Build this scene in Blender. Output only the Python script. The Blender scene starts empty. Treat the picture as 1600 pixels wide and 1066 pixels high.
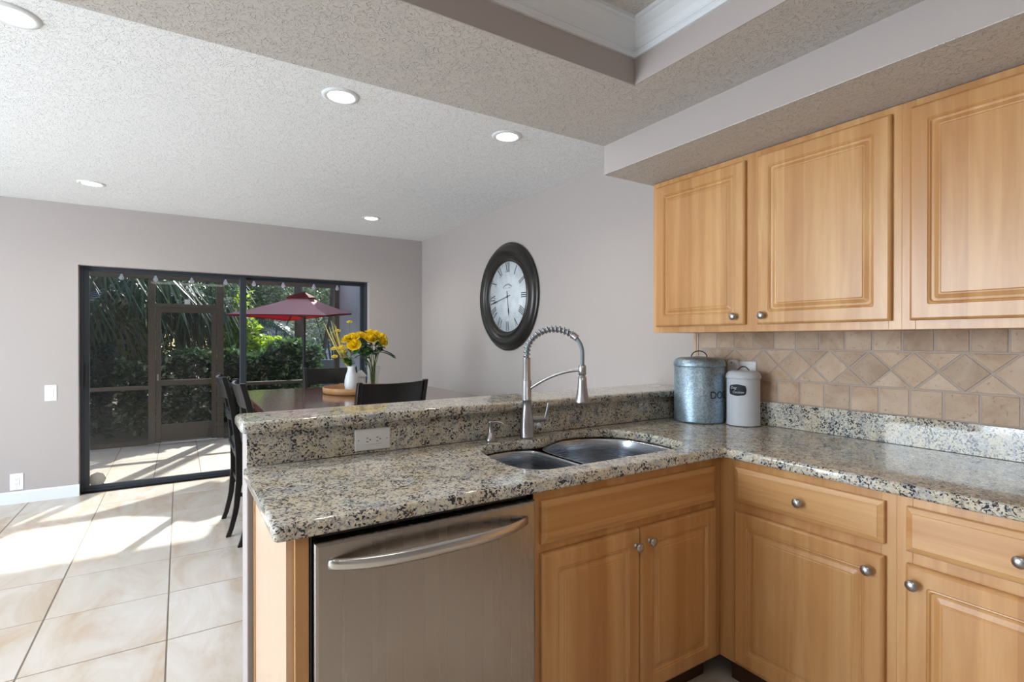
import bpy, bmesh, math, random
from math import sin, cos, pi, radians as R
from mathutils import Vector, Matrix
random.seed(7)
S = bpy.context.scene
COL = S.collection

# ------------------------------------------------------------------ camera, world, sun, fill light, exposure
cd = bpy.data.cameras.new('camera'); cam = bpy.data.objects.new('camera', cd); COL.objects.link(cam)
cam.location = (0, 0, 1.325); cam.rotation_euler = (pi/2 - .0033, 0, -.5667)
cd.sensor_width = 36; cd.lens = 816.24/1600*36; cd.clip_start = .05; cd.clip_end = 200
S.camera = cam
W = bpy.data.worlds.new('sky'); S.world = W; W.use_nodes = True
wn = W.node_tree.nodes; bg = wn['Background']
sky = wn.new('ShaderNodeTexSky'); sky.sky_type = 'NISHITA'; sky.sun_disc = False
sky.sun_elevation = R(32); sky.sun_rotation = R(24.5)
W.node_tree.links.new(sky.outputs[0], bg.inputs[0]); bg.inputs[1].default_value = .55

def light(name, kind, loc, energy, color=(1, 1, 1), **k):
    d = bpy.data.lights.new(name, kind); d.energy = energy; d.color = color
    for a, b in k.items(): setattr(d, a, b)
    o = bpy.data.objects.new(name, d); o.location = loc; COL.objects.link(o); return o
sun = light('sun', 'SUN', (3, 12, 8), 14.0, (1, .96, .90), angle=R(.8))
sun.rotation_euler = Vector((-.415*cos(R(32)), -.91*cos(R(32)), -sin(R(32)))).to_track_quat('-Z', 'Y').to_euler()
# added fill light, set in an unseen left-wall opening to brighten the room
l = light('fill_area_light', 'AREA', (-4.08, 2.6, 1.45), 300, (.80, .90, 1), shape='RECTANGLE', size=3.4, size_y=1.9)
l.rotation_euler = (0, R(-90), 0)
S.view_settings.view_transform = 'Standard'; S.view_settings.look = 'None'
S.view_settings.gamma = 1; S.view_settings.use_curve_mapping = False
S.view_settings.exposure = 0.22
S.cycles.use_denoising = True
S.cycles.max_bounces = 8; S.cycles.transparent_max_bounces = 16; S.cycles.sample_clamp_indirect = 6

# ------------------------------------------------------------------ materials
def srgb(r, g, b):
    f = lambda c: (c/255/12.92) if c/255 <= .04045 else ((c/255+.055)/1.055)**2.4
    return (f(r), f(g), f(b), 1)
class NT:
    def __init__(s, name):
        s.m = bpy.data.materials.new(name); s.m.use_nodes = True; s.t = s.m.node_tree
        s.b = s.t.nodes['Principled BSDF']
    def n(s, typ, **k):
        nd = s.t.nodes.new(typ)
        for a, b in k.items():
            if a.startswith('i_'): nd.inputs[a[2:].replace('_', ' ')].default_value = b
            else: setattr(nd, a, b)
        return nd
    def l(s, a, b): s.t.links.new(a, b)
    def coord(s, scale=(1, 1, 1), rnd=0.0, kind='Object', rot=(0, 0, 0)):
        tc = s.n('ShaderNodeTexCoord'); mp = s.n('ShaderNodeMapping'); mp.inputs['Scale'].default_value = scale
        mp.inputs['Rotation'].default_value = rot
        src = tc.outputs[kind]
        if rnd:
            oi = s.n('ShaderNodeObjectInfo'); ad = s.n('ShaderNodeVectorMath', operation='MULTIPLY_ADD')
            cmb = s.n('ShaderNodeCombineXYZ')
            for i in range(3): s.l(oi.outputs['Random'], cmb.inputs[i])
            s.l(cmb.outputs[0], ad.inputs[0]); ad.inputs[1].default_value = (rnd, rnd*1.7, rnd*.6); s.l(src, ad.inputs[2])
            src = ad.outputs[0]
        s.l(src, mp.inputs[0]); return mp.outputs[0]
    def noise(s, v, scale, detail=3, rough=.55, dist=0):
        nd = s.n('ShaderNodeTexNoise'); nd.inputs['Scale'].default_value = scale; nd.inputs['Detail'].default_value = detail
        nd.inputs['Roughness'].default_value = rough; nd.inputs['Distortion'].default_value = dist
        s.l(v, nd.inputs['Vector']); return nd.outputs['Fac']
    def ramp(s, fac, stops, interp='LINEAR'):
        r = s.n('ShaderNodeValToRGB'); e = r.color_ramp; e.interpolation = interp
        while len(e.elements) < len(stops): e.elements.new(.5)
        for i, (p, c) in enumerate(stops):
            e.elements[i].position = p; e.elements[i].color = c if len(c) == 4 else (*c, 1)
        s.l(fac, r.inputs[0]); return r.outputs[0]
    def mix(s, f, a, b, mode='MIX'):
        m = s.n('ShaderNodeMix', data_type='RGBA', blend_type=mode)
        if isinstance(f, (int, float)): m.inputs[0].default_value = f
        else: s.l(f, m.inputs[0])
        for i, c in ((6, a), (7, b)):
            if isinstance(c, tuple): m.inputs[i].default_value = c
            else: s.l(c, m.inputs[i])
        return m.outputs[2]
    def math(s, op, a, b=None):
        m = s.n('ShaderNodeMath', operation=op)
        for i, c in enumerate((a, b)):
            if c is None: continue
            if isinstance(c, (int, float)): m.inputs[i].default_value = c
            else: s.l(c, m.inputs[i])
        return m.outputs[0]
    def bump(s, h, strength, dist=.002):
        b = s.n('ShaderNodeBump'); b.inputs['Strength'].default_value = strength; b.inputs['Distance'].default_value = dist
        s.l(h, b.inputs['Height']); s.l(b.outputs[0], s.b.inputs['Normal'])
    def color(s, c):
        if isinstance(c, tuple): s.b.inputs['Base Color'].default_value = c
        else: s.l(c, s.b.inputs['Base Color'])
    def set(s, **k):
        for a, v in k.items(): s.b.inputs[a.replace('_', ' ')].default_value = v
        return s
def plain(name, c, rough=.5, metal=0, var=.06, scale=9, **k):
    t = NT(name); v = t.coord()
    c2 = tuple(x*(1-var) for x in c[:3])+(1,); c3 = tuple(min(1, x*(1+var)) for x in c[:3])+(1,)
    t.color(t.mix(t.noise(v, scale), c2, c3)); t.set(Roughness=rough, Metallic=metal, **k); return t.m

def m_granite():
    t = NT('granite'); v = t.coord()
    a = t.noise(v, 95, 4, .68, .6); c = t.noise(v, 9, 3, .5, .5)
    base = t.ramp(a, [(.30, srgb(120, 126, 138)), (.40, srgb(184, 188, 188)), (.50, srgb(214, 208, 188)), (.62, srgb(222, 221, 214)), (.78, srgb(200, 202, 206))])
    yel = t.ramp(c, [(.42, (0, 0, 0)), (.62, (1, 1, 1))])
    base = t.mix(t.math('MULTIPLY', yel, .38), base, srgb(204, 180, 132))
    blu = t.ramp(t.noise(t.coord((1, 1, 1), rot=(.4, .7, .2)), 17, 3, .6, .6), [(.52, (0, 0, 0)), (.68, (1, 1, 1))])
    fd = t.ramp(t.noise(v, 150, 4, .75), [(.60, (0, 0, 0)), (.68, (1, 1, 1))])
    base = t.mix(t.math('MULTIPLY', fd, .55), base, srgb(84, 86, 92))
    base = t.mix(t.math('MULTIPLY', blu, .6), base, srgb(150, 158, 172))
    vo = t.n('ShaderNodeTexVoronoi'); vo.inputs['Scale'].default_value = 205
    dv = t.n('ShaderNodeVectorMath', operation='MULTIPLY_ADD'); dv.inputs[1].default_value = (.020, .020, .020)
    nn = t.n('ShaderNodeTexNoise'); nn.inputs['Scale'].default_value = 75; nn.inputs['Detail'].default_value = 3; t.l(v, nn.inputs['Vector'])
    t.l(nn.outputs['Color'], dv.inputs[0]); t.l(v, dv.inputs[2]); t.l(dv.outputs[0], vo.inputs['Vector'])
    sep = t.n('ShaderNodeSeparateColor'); t.l(vo.outputs['Color'], sep.inputs[0])
    clus = t.noise(v, 26, 2, .5)
    sel = t.math('ADD', sep.outputs[0], t.math('MULTIPLY', clus, 1.1))
    dark = t.ramp(sel, [(.0, (0, 0, 0)), (1.0, (0, 0, 0))])
    dk = t.math('GREATER_THAN', sel, 1.38); md = t.math('GREATER_THAN', sel, 1.22)
    rust = t.math('GREATER_THAN', sep.outputs[1], .965)
    wht = t.math('LESS_THAN', sel, .52)
    col = t.mix(t.math('MULTIPLY', wht, .5), base, srgb(226, 222, 206))
    col = t.mix(t.math('MULTIPLY', md, .55), col, srgb(104, 112, 128))
    col = t.mix(t.math('MULTIPLY', dk, .93), col, srgb(28, 34, 50))
    col = t.mix(t.math('MULTIPLY', rust, .8), col, srgb(110, 62, 38))
    t.color(col); t.set(Roughness=.07, IOR=1.47); t.set(**{'Coat Weight': .08, 'Coat Roughness': .04}); return t.m

def m_wood(name, horizontal=False, light_=0.0):
    t = NT(name)
    sc = (.9, 10, 15) if horizontal else (10, 10, .8)
    v = t.coord(sc, rnd=7.3); v0 = t.coord((1, 1, 1), rnd=3.1)
    g = t.noise(v, 1.0, 5, .6, .9)
    wv = t.n('ShaderNodeTexWave', wave_type='BANDS', bands_direction='Z' if horizontal else 'X')
    wv.inputs['Scale'].default_value = .55; wv.inputs['Distortion'].default_value = 7; wv.inputs['Detail'].default_value = 3
    wv.inputs['Detail Scale'].default_value = .6; t.l(v, wv.inputs['Vector'])
    fine = t.noise(t.coord((4, 120, 260) if horizontal else (260, 120, 4), rnd=2), 1, 2, .5)
    sp = t.n('ShaderNodeSeparateXYZ'); t.l(v0, sp.inputs[0])
    strip = t.math('FLOOR', t.math('MULTIPLY', sp.outputs[2 if horizontal else 0], 13.0))
    wn_ = t.n('ShaderNodeTexWhiteNoise', noise_dimensions='1D'); t.l(strip, wn_.inputs['W'])
    base = t.ramp(g, [(.25, srgb(184, 132, 78)), (.45, srgb(201, 152, 96)), (.6, srgb(213, 169, 115)), (.8, srgb(193, 142, 87))])
    base = t.mix(t.math('MULTIPLY', t.ramp(wv.outputs['Fac'], [(.45, (0, 0, 0)), (.95, (1, 1, 1))]), .20), base, srgb(178, 126, 76))
    base = t.mix(t.math('MULTIPLY', fine, .20), base, srgb(192, 144, 96))
    tone = t.ramp(wn_.outputs[0], [(0, srgb(230, 214, 198)), (.5, srgb(246, 240, 234)), (1, srgb(255, 252, 250))])
    col = t.mix(.75, base, tone, 'MULTIPLY')
    if light_: col = t.mix(light_, col, srgb(214, 190, 168))
    t.color(col); t.set(Roughness=.34, **{'Coat Weight': .18, 'Coat Roughness': .22})
    t.bump(fine, .06, .0006); return t.m

def m_ceiling(name, c):
    t = NT(name); v = t.coord()
    n1 = t.noise(v, 48, 3, .5, 1.2); n2 = t.noise(v, 110, 2, .5)
    h = t.ramp(n1, [(.40, (0, 0, 0)), (.45, (1, 1, 1)), (.60, (.9, .9, .9)), (.66, (.6, .6, .6))])
    hh = t.math('ADD', h, t.math('MULTIPLY', n2, .25))
    t.color(c); t.set(Roughness=.95)
    t.bump(hh, .8, .0042); return t.m

def m_paint(name, c, bump=.15, rough=.6):
    t = NT(name); v = t.coord(); n = t.noise(v, 130, 2)
    t.color(t.mix(t.noise(v, 1.4), tuple(x*.98 for x in c[:3])+(1,), tuple(x*1.02 for x in c[:3])+(1,)))
    t.set(Roughness=rough); t.bump(n, bump, .0008); return t.m

def m_tile(name, c1, c2, c3, rough, scale=2.4, stretch=(1, 1, 1), pit=0.0, isl=.5):
    t = NT(name); g = t.n('ShaderNodeNewGeometry'); v = t.coord(stretch)
    off = t.n('ShaderNodeVectorMath', operation='MULTIPLY_ADD'); cmb = t.n('ShaderNodeCombineXYZ')
    for i in range(3): t.l(g.outputs['Random Per Island'], cmb.inputs[i])
    t.l(cmb.outputs[0], off.inputs[0]); off.inputs[1].default_value = (17, 31, 11); t.l(v, off.inputs[2])
    n = t.noise(off.outputs[0], scale, 5, .6, .7)
    col = t.ramp(n, [(.3, c1), (.5, c2), (.7, c3)])
    tone = t.ramp(g.outputs['Random Per Island'], [(0, (1-isl*.35, 1-isl*.38, 1-isl*.42, 1)), (.6, (1, 1, 1, 1)), (1, (1-isl*.1, 1-isl*.16, 1-isl*.24, 1))])
    col = t.mix(1.0, col, tone, 'MULTIPLY')
    if pit:
        p = t.ramp(t.noise(off.outputs[0], 90, 3, .6), [(.30, (1, 1, 1)), (.38, (0, 0, 0))])
        col = t.mix(t.math('MULTIPLY', p, pit), col, srgb(120, 88, 60)); t.bump(p, -.5, .002)
    t.color(col); t.set(Roughness=rough); return t.m

def m_steel(name, c=(.60, .585, .57, 1), rough=.27, axis=(2, 300, 300), aniso=.5):
    t = NT(name); n = t.noise(t.coord(axis), 1, 2, .5)
    t.color(c); t.set(Metallic=1, Anisotropic=aniso)
    r = t.n('ShaderNodeMapRange'); t.l(n, r.inputs[0]); r.inputs['To Min'].default_value = rough*.75; r.inputs['To Max'].default_value = rough*1.3
    t.l(r.outputs[0], t.b.inputs['Roughness']); return t.m

def m_glass(name, tint=(.80, .84, .86, 1), ior=1.45, gl=1.0):
    t = NT(name); t.t.nodes.remove(t.b); out = t.t.nodes['Material Output']
    tr = t.n('ShaderNodeBsdfTransparent'); tr.inputs[0].default_value = tint
    g = t.n('ShaderNodeBsdfGlossy'); g.inputs['Roughness'].default_value = .01; g.inputs[0].default_value = (gl, gl, gl, 1)
    f = t.n('ShaderNodeLayerWeight'); f.inputs[0].default_value = .5
    r0 = ((ior-1)/(ior+1))**2
    fac = t.math('ADD', t.math('MULTIPLY', t.math('POWER', f.outputs['Facing'], 5.0), 1-r0), r0)
    mx = t.n('ShaderNodeMixShader'); t.l(fac, mx.inputs[0]); t.l(tr.outputs[0], mx.inputs[1]); t.l(g.outputs[0], mx.inputs[2])
    t.l(mx.outputs[0], out.inputs[0]); return t.m

def m_screen():
    t = NT('insect_screen'); t.t.nodes.remove(t.b); out = t.t.nodes['Material Output']
    tr = t.n('ShaderNodeBsdfTransparent'); d = t.n('ShaderNodeBsdfDiffuse'); d.inputs[0].default_value = (.05, .055, .06, 1)
    mx = t.n('ShaderNodeMixShader'); mx.inputs[0].default_value = .22
    t.l(tr.outputs[0], mx.inputs[1]); t.l(d.outputs[0], mx.inputs[2]); t.l(mx.outputs[0], out.inputs[0]); return t.m

def m_leaf(name, a, b, c, rough=.35, trans=.25):
    t = NT(name); g = t.n('ShaderNodeNewGeometry')
    t.color(t.ramp(g.outputs['Random Per Island'], [(0, a), (.40, b), (.68, b), (.92, c)]))
    t.set(Roughness=rough, **{'Transmission Weight': 0})
    tl = t.n('ShaderNodeBsdfTranslucent'); tl.inputs[0].default_value = tuple(min(1, x*2.2) for x in b[:3])+(1,)
    mx = t.n('ShaderNodeMixShader'); mx.inputs[0].default_value = trans
    out = t.t.nodes['Material Output']; t.l(t.b.outputs[0], mx.inputs[1]); t.l(tl.outputs[0], mx.inputs[2]); t.l(mx.outputs[0], out.inputs[0])
    return t.m

def m_emit(name, c, s):
    t = NT(name); t.color(c); t.set(**{'Emission Color': c, 'Emission Strength': s}); return t.m

def m_fabric(name, c, trans=.45):
    t = NT(name); v = t.coord(); t.color(t.mix(t.noise(v, 60), tuple(x*.9 for x in c[:3])+(1,), c)); t.set(Roughness=.8)
    tl = t.n('ShaderNodeBsdfTranslucent'); tl.inputs[0].default_value = c
    mx = t.n('ShaderNodeMixShader'); mx.inputs[0].default_value = trans
    out = t.t.nodes['Material Output']; t.l(t.b.outputs[0], mx.inputs[1]); t.l(tl.outputs[0], mx.inputs[2]); t.l(mx.outputs[0], out.inputs[0]); return t.m

def m_galv():
    t = NT('galvanised_steel'); v = t.coord()
    vo = t.n('ShaderNodeTexVoronoi'); vo.inputs['Scale'].default_value = 170; t.l(v, vo.inputs['Vector'])
    sp = t.n('ShaderNodeSeparateColor'); t.l(vo.outputs['Color'], sp.inputs[0])
    c = t.ramp(t.math('ADD', t.math('MULTIPLY', sp.outputs[0], .5), t.math('MULTIPLY', t.noise(v, 16, 4), .5)), [(.2, srgb(132, 154, 168)), (.5, srgb(160, 182, 198)), (.85, srgb(190, 210, 224))])
    t.color(c); t.set(Metallic=.75, Roughness=.42); return t.m

GRAN = m_granite(); WV = m_wood('maple_vertical'); WH = m_wood('maple_horizontal', True)
WP = m_wood('maple_ply_side', False, .8)
CEIL = m_ceiling('white_knockdown_plaster', srgb(240, 242, 243)); CEILK = m_ceiling('dimmed_knockdown_plaster', srgb(204, 200, 196)); WALL = m_paint('taupe_wall_paint', srgb(175, 167, 164)); WHITE = m_paint('white_trim_paint', srgb(226, 230, 234), .05, .35)  # kitchen plaster is darker: its dimmer light is put into the colour
CROWN = m_paint('crown_paint', srgb(222, 228, 234), .02, .4)
FLOOR = m_tile('travertine_look_floor_tile', srgb(196, 172, 146), srgb(210, 200, 187), srgb(220, 215, 208), .25, 2.6, (1.6, .6, 1), isl=.18)
PATIO = m_tile('patio_tile', srgb(186, 170, 150), srgb(204, 192, 174), srgb(214, 204, 190), .5, 2.6, (.7, 1.8, 1), isl=.25)
TRAV = m_tile('tumbled_travertine', srgb(176, 146, 120), srgb(200, 174, 150), srgb(212, 192, 172), .6, 7, (1, 1, 1), .5, isl=.7)
GROUT = plain('floor_grout', srgb(128, 116, 102), .9); GROUTP = plain('patio_grout', srgb(138, 118, 92), .9); GROUTW = plain('wall_grout', srgb(178, 166, 158), .9)
STEEL = m_steel('brushed_steel_door', (.46, .425, .39, 1), .27, (26, 26, .3)); STEELH = m_steel('brushed_steel_handle', (.66, .65, .64, 1), .22, (2, 200, 200))  # brown tint of the door steel paints in the room's warm reflection
NICK = m_steel('brushed_nickel', (.44, .44, .455, 1), .32, (200, 200, 3), .2); SINK = m_steel('sink_steel', (.50, .53, .58, 1), .26, (3, 3, 260))
RUB = plain('black_rubber', (.012, .012, .014, 1), .5); HOSE = plain('grey_hose', srgb(120, 130, 142), .4)
ESP = plain('espresso_wood', (.006, .0055, .0055, 1), .32, 0, .3, 30)
TABLE = NT('table_mahogany')
_v = TABLE.coord((3, 40, 40)); TABLE.color(TABLE.ramp(TABLE.noise(_v, 1, 4), [(.3, srgb(74, 44, 38)), (.7, srgb(112, 70, 60))])); TABLE.set(Roughness=.16, **{'Coat Weight': .4, 'Coat Roughness': .08}); TABLE = TABLE.m
BRONZE = plain('dark_bronze_aluminium', srgb(62, 68, 76), .4, .5); PFRAME = plain('patio_frame_bronze', srgb(92, 84, 74), .5, .2)
GLASS = m_glass('pane_glass'); VGLASS = m_glass('vase_glass', (.93, .96, .95, 1), 1.45); SCREEN = m_screen()
PLATE = plain('white_plastic', srgb(236, 238, 240), .35, 0, .01); DARK = plain('dark_slot', (.01, .01, .01, 1), .6)
CLOCKF = plain('clock_frame_black', (.012, .011, .010, 1), .33, 0, .3, 14); CLOCKG = plain('clock_inner_bronze', (.035, .028, .022, 1), .35)
DIAL = NT('clock_dial'); _v = DIAL.coord(); DIAL.color(DIAL.ramp(DIAL.noise(_v, 14, 5, .7), [(.3, srgb(196, 206, 214)), (.55, srgb(224, 230, 236))])); DIAL.set(Roughness=.4); DIAL = DIAL.m
INK = plain('dial_ink', (.03, .032, .04, 1), .6); INKL = plain('dial_faded_ink', srgb(140, 142, 150), .7)
GALV = m_galv(); CANW = plain('white_enamel', srgb(206, 212, 222), .35, 0, .01); CHALK = plain('chalkboard_label', srgb(22, 32, 48), .6)
CHALKW = plain('chalk', srgb(200, 206, 214), .9); GREYINK = plain('canister_ink', srgb(40, 52, 60), .6)
LAMP = m_emit('lamp_lens', (1, .93, .82, 1), 9); CERAM = plain('white_ceramic', srgb(216, 222, 228), .25, 0, .02)
TRAYW = m_tile('tray_wood', srgb(150, 104, 60), srgb(176, 128, 78), srgb(190, 146, 96), .5, 5)
YEL = m_leaf('yellow_petal', srgb(252, 196, 8), srgb(255, 214, 16), srgb(255, 226, 70), .6, .25)
PYEL = m_leaf('pale_yellow_petal', srgb(236, 204, 70), srgb(244, 220, 100), srgb(250, 232, 140), .6, .25)
STEM = m_leaf('stem_green', srgb(60, 92, 34), srgb(90, 120, 46), srgb(120, 140, 60), .5, .1)
STRAW = m_leaf('straw_stem', srgb(180, 160, 80), srgb(206, 184, 100), srgb(220, 200, 130), .5, .2)
RLEAF = m_leaf('rose_leaf', srgb(26, 72, 36), srgb(40, 96, 48), srgb(78, 124, 52), .4, .2)
LEAF = [m_leaf('hedge_leaf', srgb(24, 46, 24), srgb(56, 84, 40), srgb(216, 222, 176), .12, .3),  # palest tone puts whitish sun glints into the leaf colour
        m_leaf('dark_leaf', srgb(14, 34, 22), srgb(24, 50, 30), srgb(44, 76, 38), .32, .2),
        m_leaf('bright_leaf', srgb(96, 128, 34), srgb(136, 160, 44), srgb(186, 186, 70), .4, .45),
        m_leaf('grey_green_leaf', srgb(66, 84, 62), srgb(112, 128, 98), srgb(226, 230, 206), .35, .3)]  # near-white tone paints sun sparkle on some of the tree leaves
FROND = m_leaf('palm_frond', srgb(30, 56, 34), srgb(58, 84, 48), srgb(104, 116, 72), .35, .2)
DEADF = m_leaf('old_palm_frond', srgb(66, 60, 44), srgb(96, 88, 60), srgb(134, 122, 84), .6, .2)
BARK = plain('bark', srgb(84, 74, 66), .9, 0, .3, 20); SOIL = plain('mulch', srgb(92, 76, 58), .95, 0, .35, 16)
UMB = m_fabric('red_umbrella_cloth', srgb(186, 40, 56), .40); UMBT = m_fabric('sunlit_umbrella_cloth', srgb(255, 206, 216), .30); UMBD = m_fabric('maroon_umbrella_cloth', srgb(120, 22, 36), .2)  # pink top cloth: sun glare on the red canopy put into its colour
STUC = plain('grey_stucco', srgb(150, 152, 160), .9, 0, .06, 60); SIDING = plain('white_siding', srgb(214, 216, 220), .7); GREYW = plain('grey_block', srgb(108, 106, 104), .9, 0, .15, 12)
SCREWM = plain('screw_grey', srgb(150, 150, 150), .4, .6); TOEK = plain('toe_kick_brown', srgb(70, 40, 18), .6)
EDGEW = m_wood('orange_wood_edge'); 

# ------------------------------------------------------------------ geometry helpers
class G:
    """collects verts and faces, then becomes one mesh object"""
    def __init__(s): s.v = []; s.f = []; s.sm = []
    def add(s, vs, fs, smooth=False):
        o = len(s.v); s.v += [tuple(v) for v in vs]; s.f += [tuple(i+o for i in f) for f in fs]; s.sm += [smooth]*len(fs); return s
    def box(s, a, b):
        x0, y0, z0 = a; x1, y1, z1 = b
        return s.add([(x0, y0, z0), (x1, y0, z0), (x1, y1, z0), (x0, y1, z0), (x0, y0, z1), (x1, y0, z1), (x1, y1, z1), (x0, y1, z1)],
                     [(0, 3, 2, 1), (4, 5, 6, 7), (0, 1, 5, 4), (1, 2, 6, 5), (2, 3, 7, 6), (3, 0, 4, 7)])
    def tube(s, pts, r, n=10, cap=True, closed=False):
        pts = [Vector(p) for p in pts]; m = len(pts); rs = r if isinstance(r, (list, tuple)) else [r]*m
        vs = []; up = None
        for i, p in enumerate(pts):
            a = pts[i-1] if (i > 0 or closed) else p; b = pts[(i+1) % m] if (i < m-1 or closed) else p
            t = (b-a).normalized()
            if up is None: up = Vector((0, 0, 1)) if abs(t.z) < .9 else Vector((1, 0, 0))
            e1 = t.cross(up).normalized(); e2 = e1.cross(t).normalized(); up = e2
            for k in range(n):
                q = 2*pi*k/n; vs.append(p+e1*rs[i]*cos(q)+e2*rs[i]*sin(q))
        fs = []
        for i in range(m if closed else m-1):
            j = (i+1) % m
            for k in range(n): fs.append((i*n+k, i*n+(k+1) % n, j*n+(k+1) % n, j*n+k))
        s.add(vs, fs, True)
        if cap and not closed: s.add(vs[:n], [tuple(range(n-1, -1, -1))]); s.add(vs[-n:], [tuple(range(n))])
        return s
    def lathe(s, prof, n=32, c=(0, 0, 0), axis='Z', ang=2*pi):
        vs = []; full = abs(ang-2*pi) < 1e-6; m = n if full else n+1
        for r, z in prof:
            for k in range(m):
                q = ang*k/n
                p = (r*cos(q), r*sin(q), z)
                if axis == 'X': p = (z, r*cos(q), r*sin(q))
                elif axis == 'Y': p = (r*cos(q), z, -r*sin(q))
                vs.append((p[0]+c[0], p[1]+c[1], p[2]+c[2]))
        fs = []
        for i in range(len(prof)-1):
            for k in range(n):
                k2 = (k+1) % m
                fs.append((i*m+k, i*m+k2, (i+1)*m+k2, (i+1)*m+k))
        return s.add(vs, fs, True)
    def prism(s, poly, lo, hi, axis='Z'):
        n = len(poly)
        def P(a, b, c): return {'Z': (a, b, c), 'X': (c, a, b), 'Y': (a, c, b)}[axis]
        vs = [P(a, b, lo) for a, b in poly]+[P(a, b, hi) for a, b in poly]
        return s.add(vs, [tuple(range(n-1, -1, -1)), tuple(range(n, 2*n))]+[(i, (i+1) % n, n+(i+1) % n, n+i) for i in range(n)])
    def rings(s, rings, cap0=True, cap1=True, smooth=False):
        n = len(rings[0]); vs = [p for r in rings for p in r]; fs = []
        for i in range(len(rings)-1):
            for k in range(n): fs.append((i*n+k, i*n+(k+1) % n, (i+1)*n+(k+1) % n, (i+1)*n+k))
        if cap0: fs.append(tuple(range(n-1, -1, -1)))
        if cap1: fs.append(tuple(range((len(rings)-1)*n, len(rings)*n)))
        return s.add(vs, fs, smooth)
    def obj(s, name, mat, parent=None, loc=None, bevel=0, seg=2, fix=True, subd=0):
        me = bpy.data.meshes.new(name); me.from_pydata(s.v, [], s.f); me.polygons.foreach_set('use_smooth', s.sm)
        if fix:
            b = bmesh.new(); b.from_mesh(me); bmesh.ops.recalc_face_normals(b, faces=b.faces); b.to_mesh(me); b.free()
        me.materials.append(mat); o = bpy.data.objects.new(name, me); COL.objects.link(o)
        if parent: o.parent = parent
        if loc: o.location = loc
        if bevel:
            m = o.modifiers.new('bevel', 'BEVEL'); m.width = bevel; m.segments = seg; m.limit_method = 'ANGLE'; m.angle_limit = R(40); m.harden_normals = False
        if subd:
            m = o.modifiers.new('sub', 'SUBSURF'); m.levels = subd; m.render_levels = subd
        return o
def thing(name, label, cat, loc=(0, 0, 0), rz=0, group=None):
    o = bpy.data.objects.new(name, None); COL.objects.link(o); o.location = loc; o.rotation_euler = (0, 0, rz)
    o.empty_display_size = .05; return tag(o, label, cat, group)
def tag(o, label, cat, group=None):
    o['label'] = label; o['category'] = cat
    if group: o['group'] = group
    return o
def struct(o): o['kind'] = 'structure'; return o
def cat_rom(pts, k=6):
    out = []; n = len(pts)
    for i in range(n):
        p0, p1, p2, p3 = [Vector(pts[(i+j-1) % n]) for j in range(4)]
        for a in range(k):
            t = a/k; out.append(tuple(.5*((2*p1)+(p2-p0)*t+(2*p0-5*p1+4*p2-p3)*t*t+(3*p1-p0-3*p2+p3)*t**3)))
    return out
def rrect(w, h, inset, r, n=4):
    """rounded rectangle 0..w x 0..h, inset, list of (x,z)"""
    x0, x1, z0, z1 = inset, w-inset, inset, h-inset; out = []
    for cx, cz, a0 in ((x1-r, z0+r, -pi/2), (x1-r, z1-r, 0), (x0+r, z1-r, pi/2), (x0+r, z0+r, pi)):
        for k in range(n+1):
            a = a0+pi/2*k/n; out.append((cx+r*cos(a), cz+r*sin(a)))
    return out
def text_mesh(txt, size, extrude=.0003, font_shear=0):
    c = bpy.data.curves.new('txt', 'FONT'); c.body = txt; c.size = size; c.extrude = extrude; c.align_x = 'CENTER'; c.align_y = 'CENTER'; c.shear = font_shear
    o = bpy.data.objects.new('txt', c); COL.objects.link(o)
    dg = bpy.context.evaluated_depsgraph_get(); dg.update()
    me = bpy.data.meshes.new_from_object(o.evaluated_get(dg)); bpy.data.objects.remove(o); return me

# ------------------------------------------------------------------ the room
XW, YF = 2.385, 5.70
struct(G().box((XW, -3.1, -.05), (XW+.14, 5.9, 2.62)).obj('wall_right', WALL))
DX0, DX1, DZ = -.723, 1.765, 1.957
struct(G().box((-4.2, YF, -.05), (DX0, YF+.2, 2.62)).box((DX1, YF, -.05), (XW, YF+.2, 2.62)).box((DX0, YF, DZ), (DX1, YF+.2, 2.62)).obj('wall_back', WALL))
struct(G().box((-4.34, -3.1, -.05), (-4.2, .9, 2.62)).box((-4.34, 4.3, -.05), (-4.2, 5.9, 2.62)).box((-4.34, .9, -.05), (-4.2, 4.3, .5)).box((-4.34, .9, 2.4), (-4.2, 4.3, 2.62)).obj('wall_left', WALL))
struct(G().box((-4.34, -3.25, -.05), (XW, -3.1, 2.62)).obj('wall_front', WALL))
g = G()
for y in (.9, 2.6, 4.3): g.box((-4.3, y-.03, .5), (-4.24, y+.03, 2.4))
g.box((-4.3, .9, .47), (-4.24, 4.3, .53)).box((-4.3, .9, 2.37), (-4.24, 4.3, 2.43)); w1 = struct(g.obj('added_window_1', WHITE))  # unseen window frame, added around the fill light
# ceilings
ZD, ZK, YB = 2.4676, 2.26, 1.898
TX0, TX1, TY0, TY1, TZ = -1.1, 1.417, -1.7, 1.385, 2.455
struct(G().box((-4.3, YB, ZD), (XW+.05, 5.85, ZD+.12)).obj('ceiling', CEIL))
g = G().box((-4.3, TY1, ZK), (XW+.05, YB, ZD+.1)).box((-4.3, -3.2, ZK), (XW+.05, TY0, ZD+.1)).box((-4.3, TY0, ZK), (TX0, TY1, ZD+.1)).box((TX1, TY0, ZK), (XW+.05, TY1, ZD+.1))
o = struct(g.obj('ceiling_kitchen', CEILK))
g = G()
e = .004
for a, b in (((TX0, TY1-e, ZK), (TX1, TY1, TZ)), ((TX0, TY0, ZK), (TX1, TY0+e, TZ)), ((TX0, TY0, ZK), (TX0+e, TY1, TZ)), ((TX1-e, TY0, ZK), (TX1, TY1, TZ))): g.box(a, b)
struct(g.obj('wall_tray', WALL))
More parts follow.
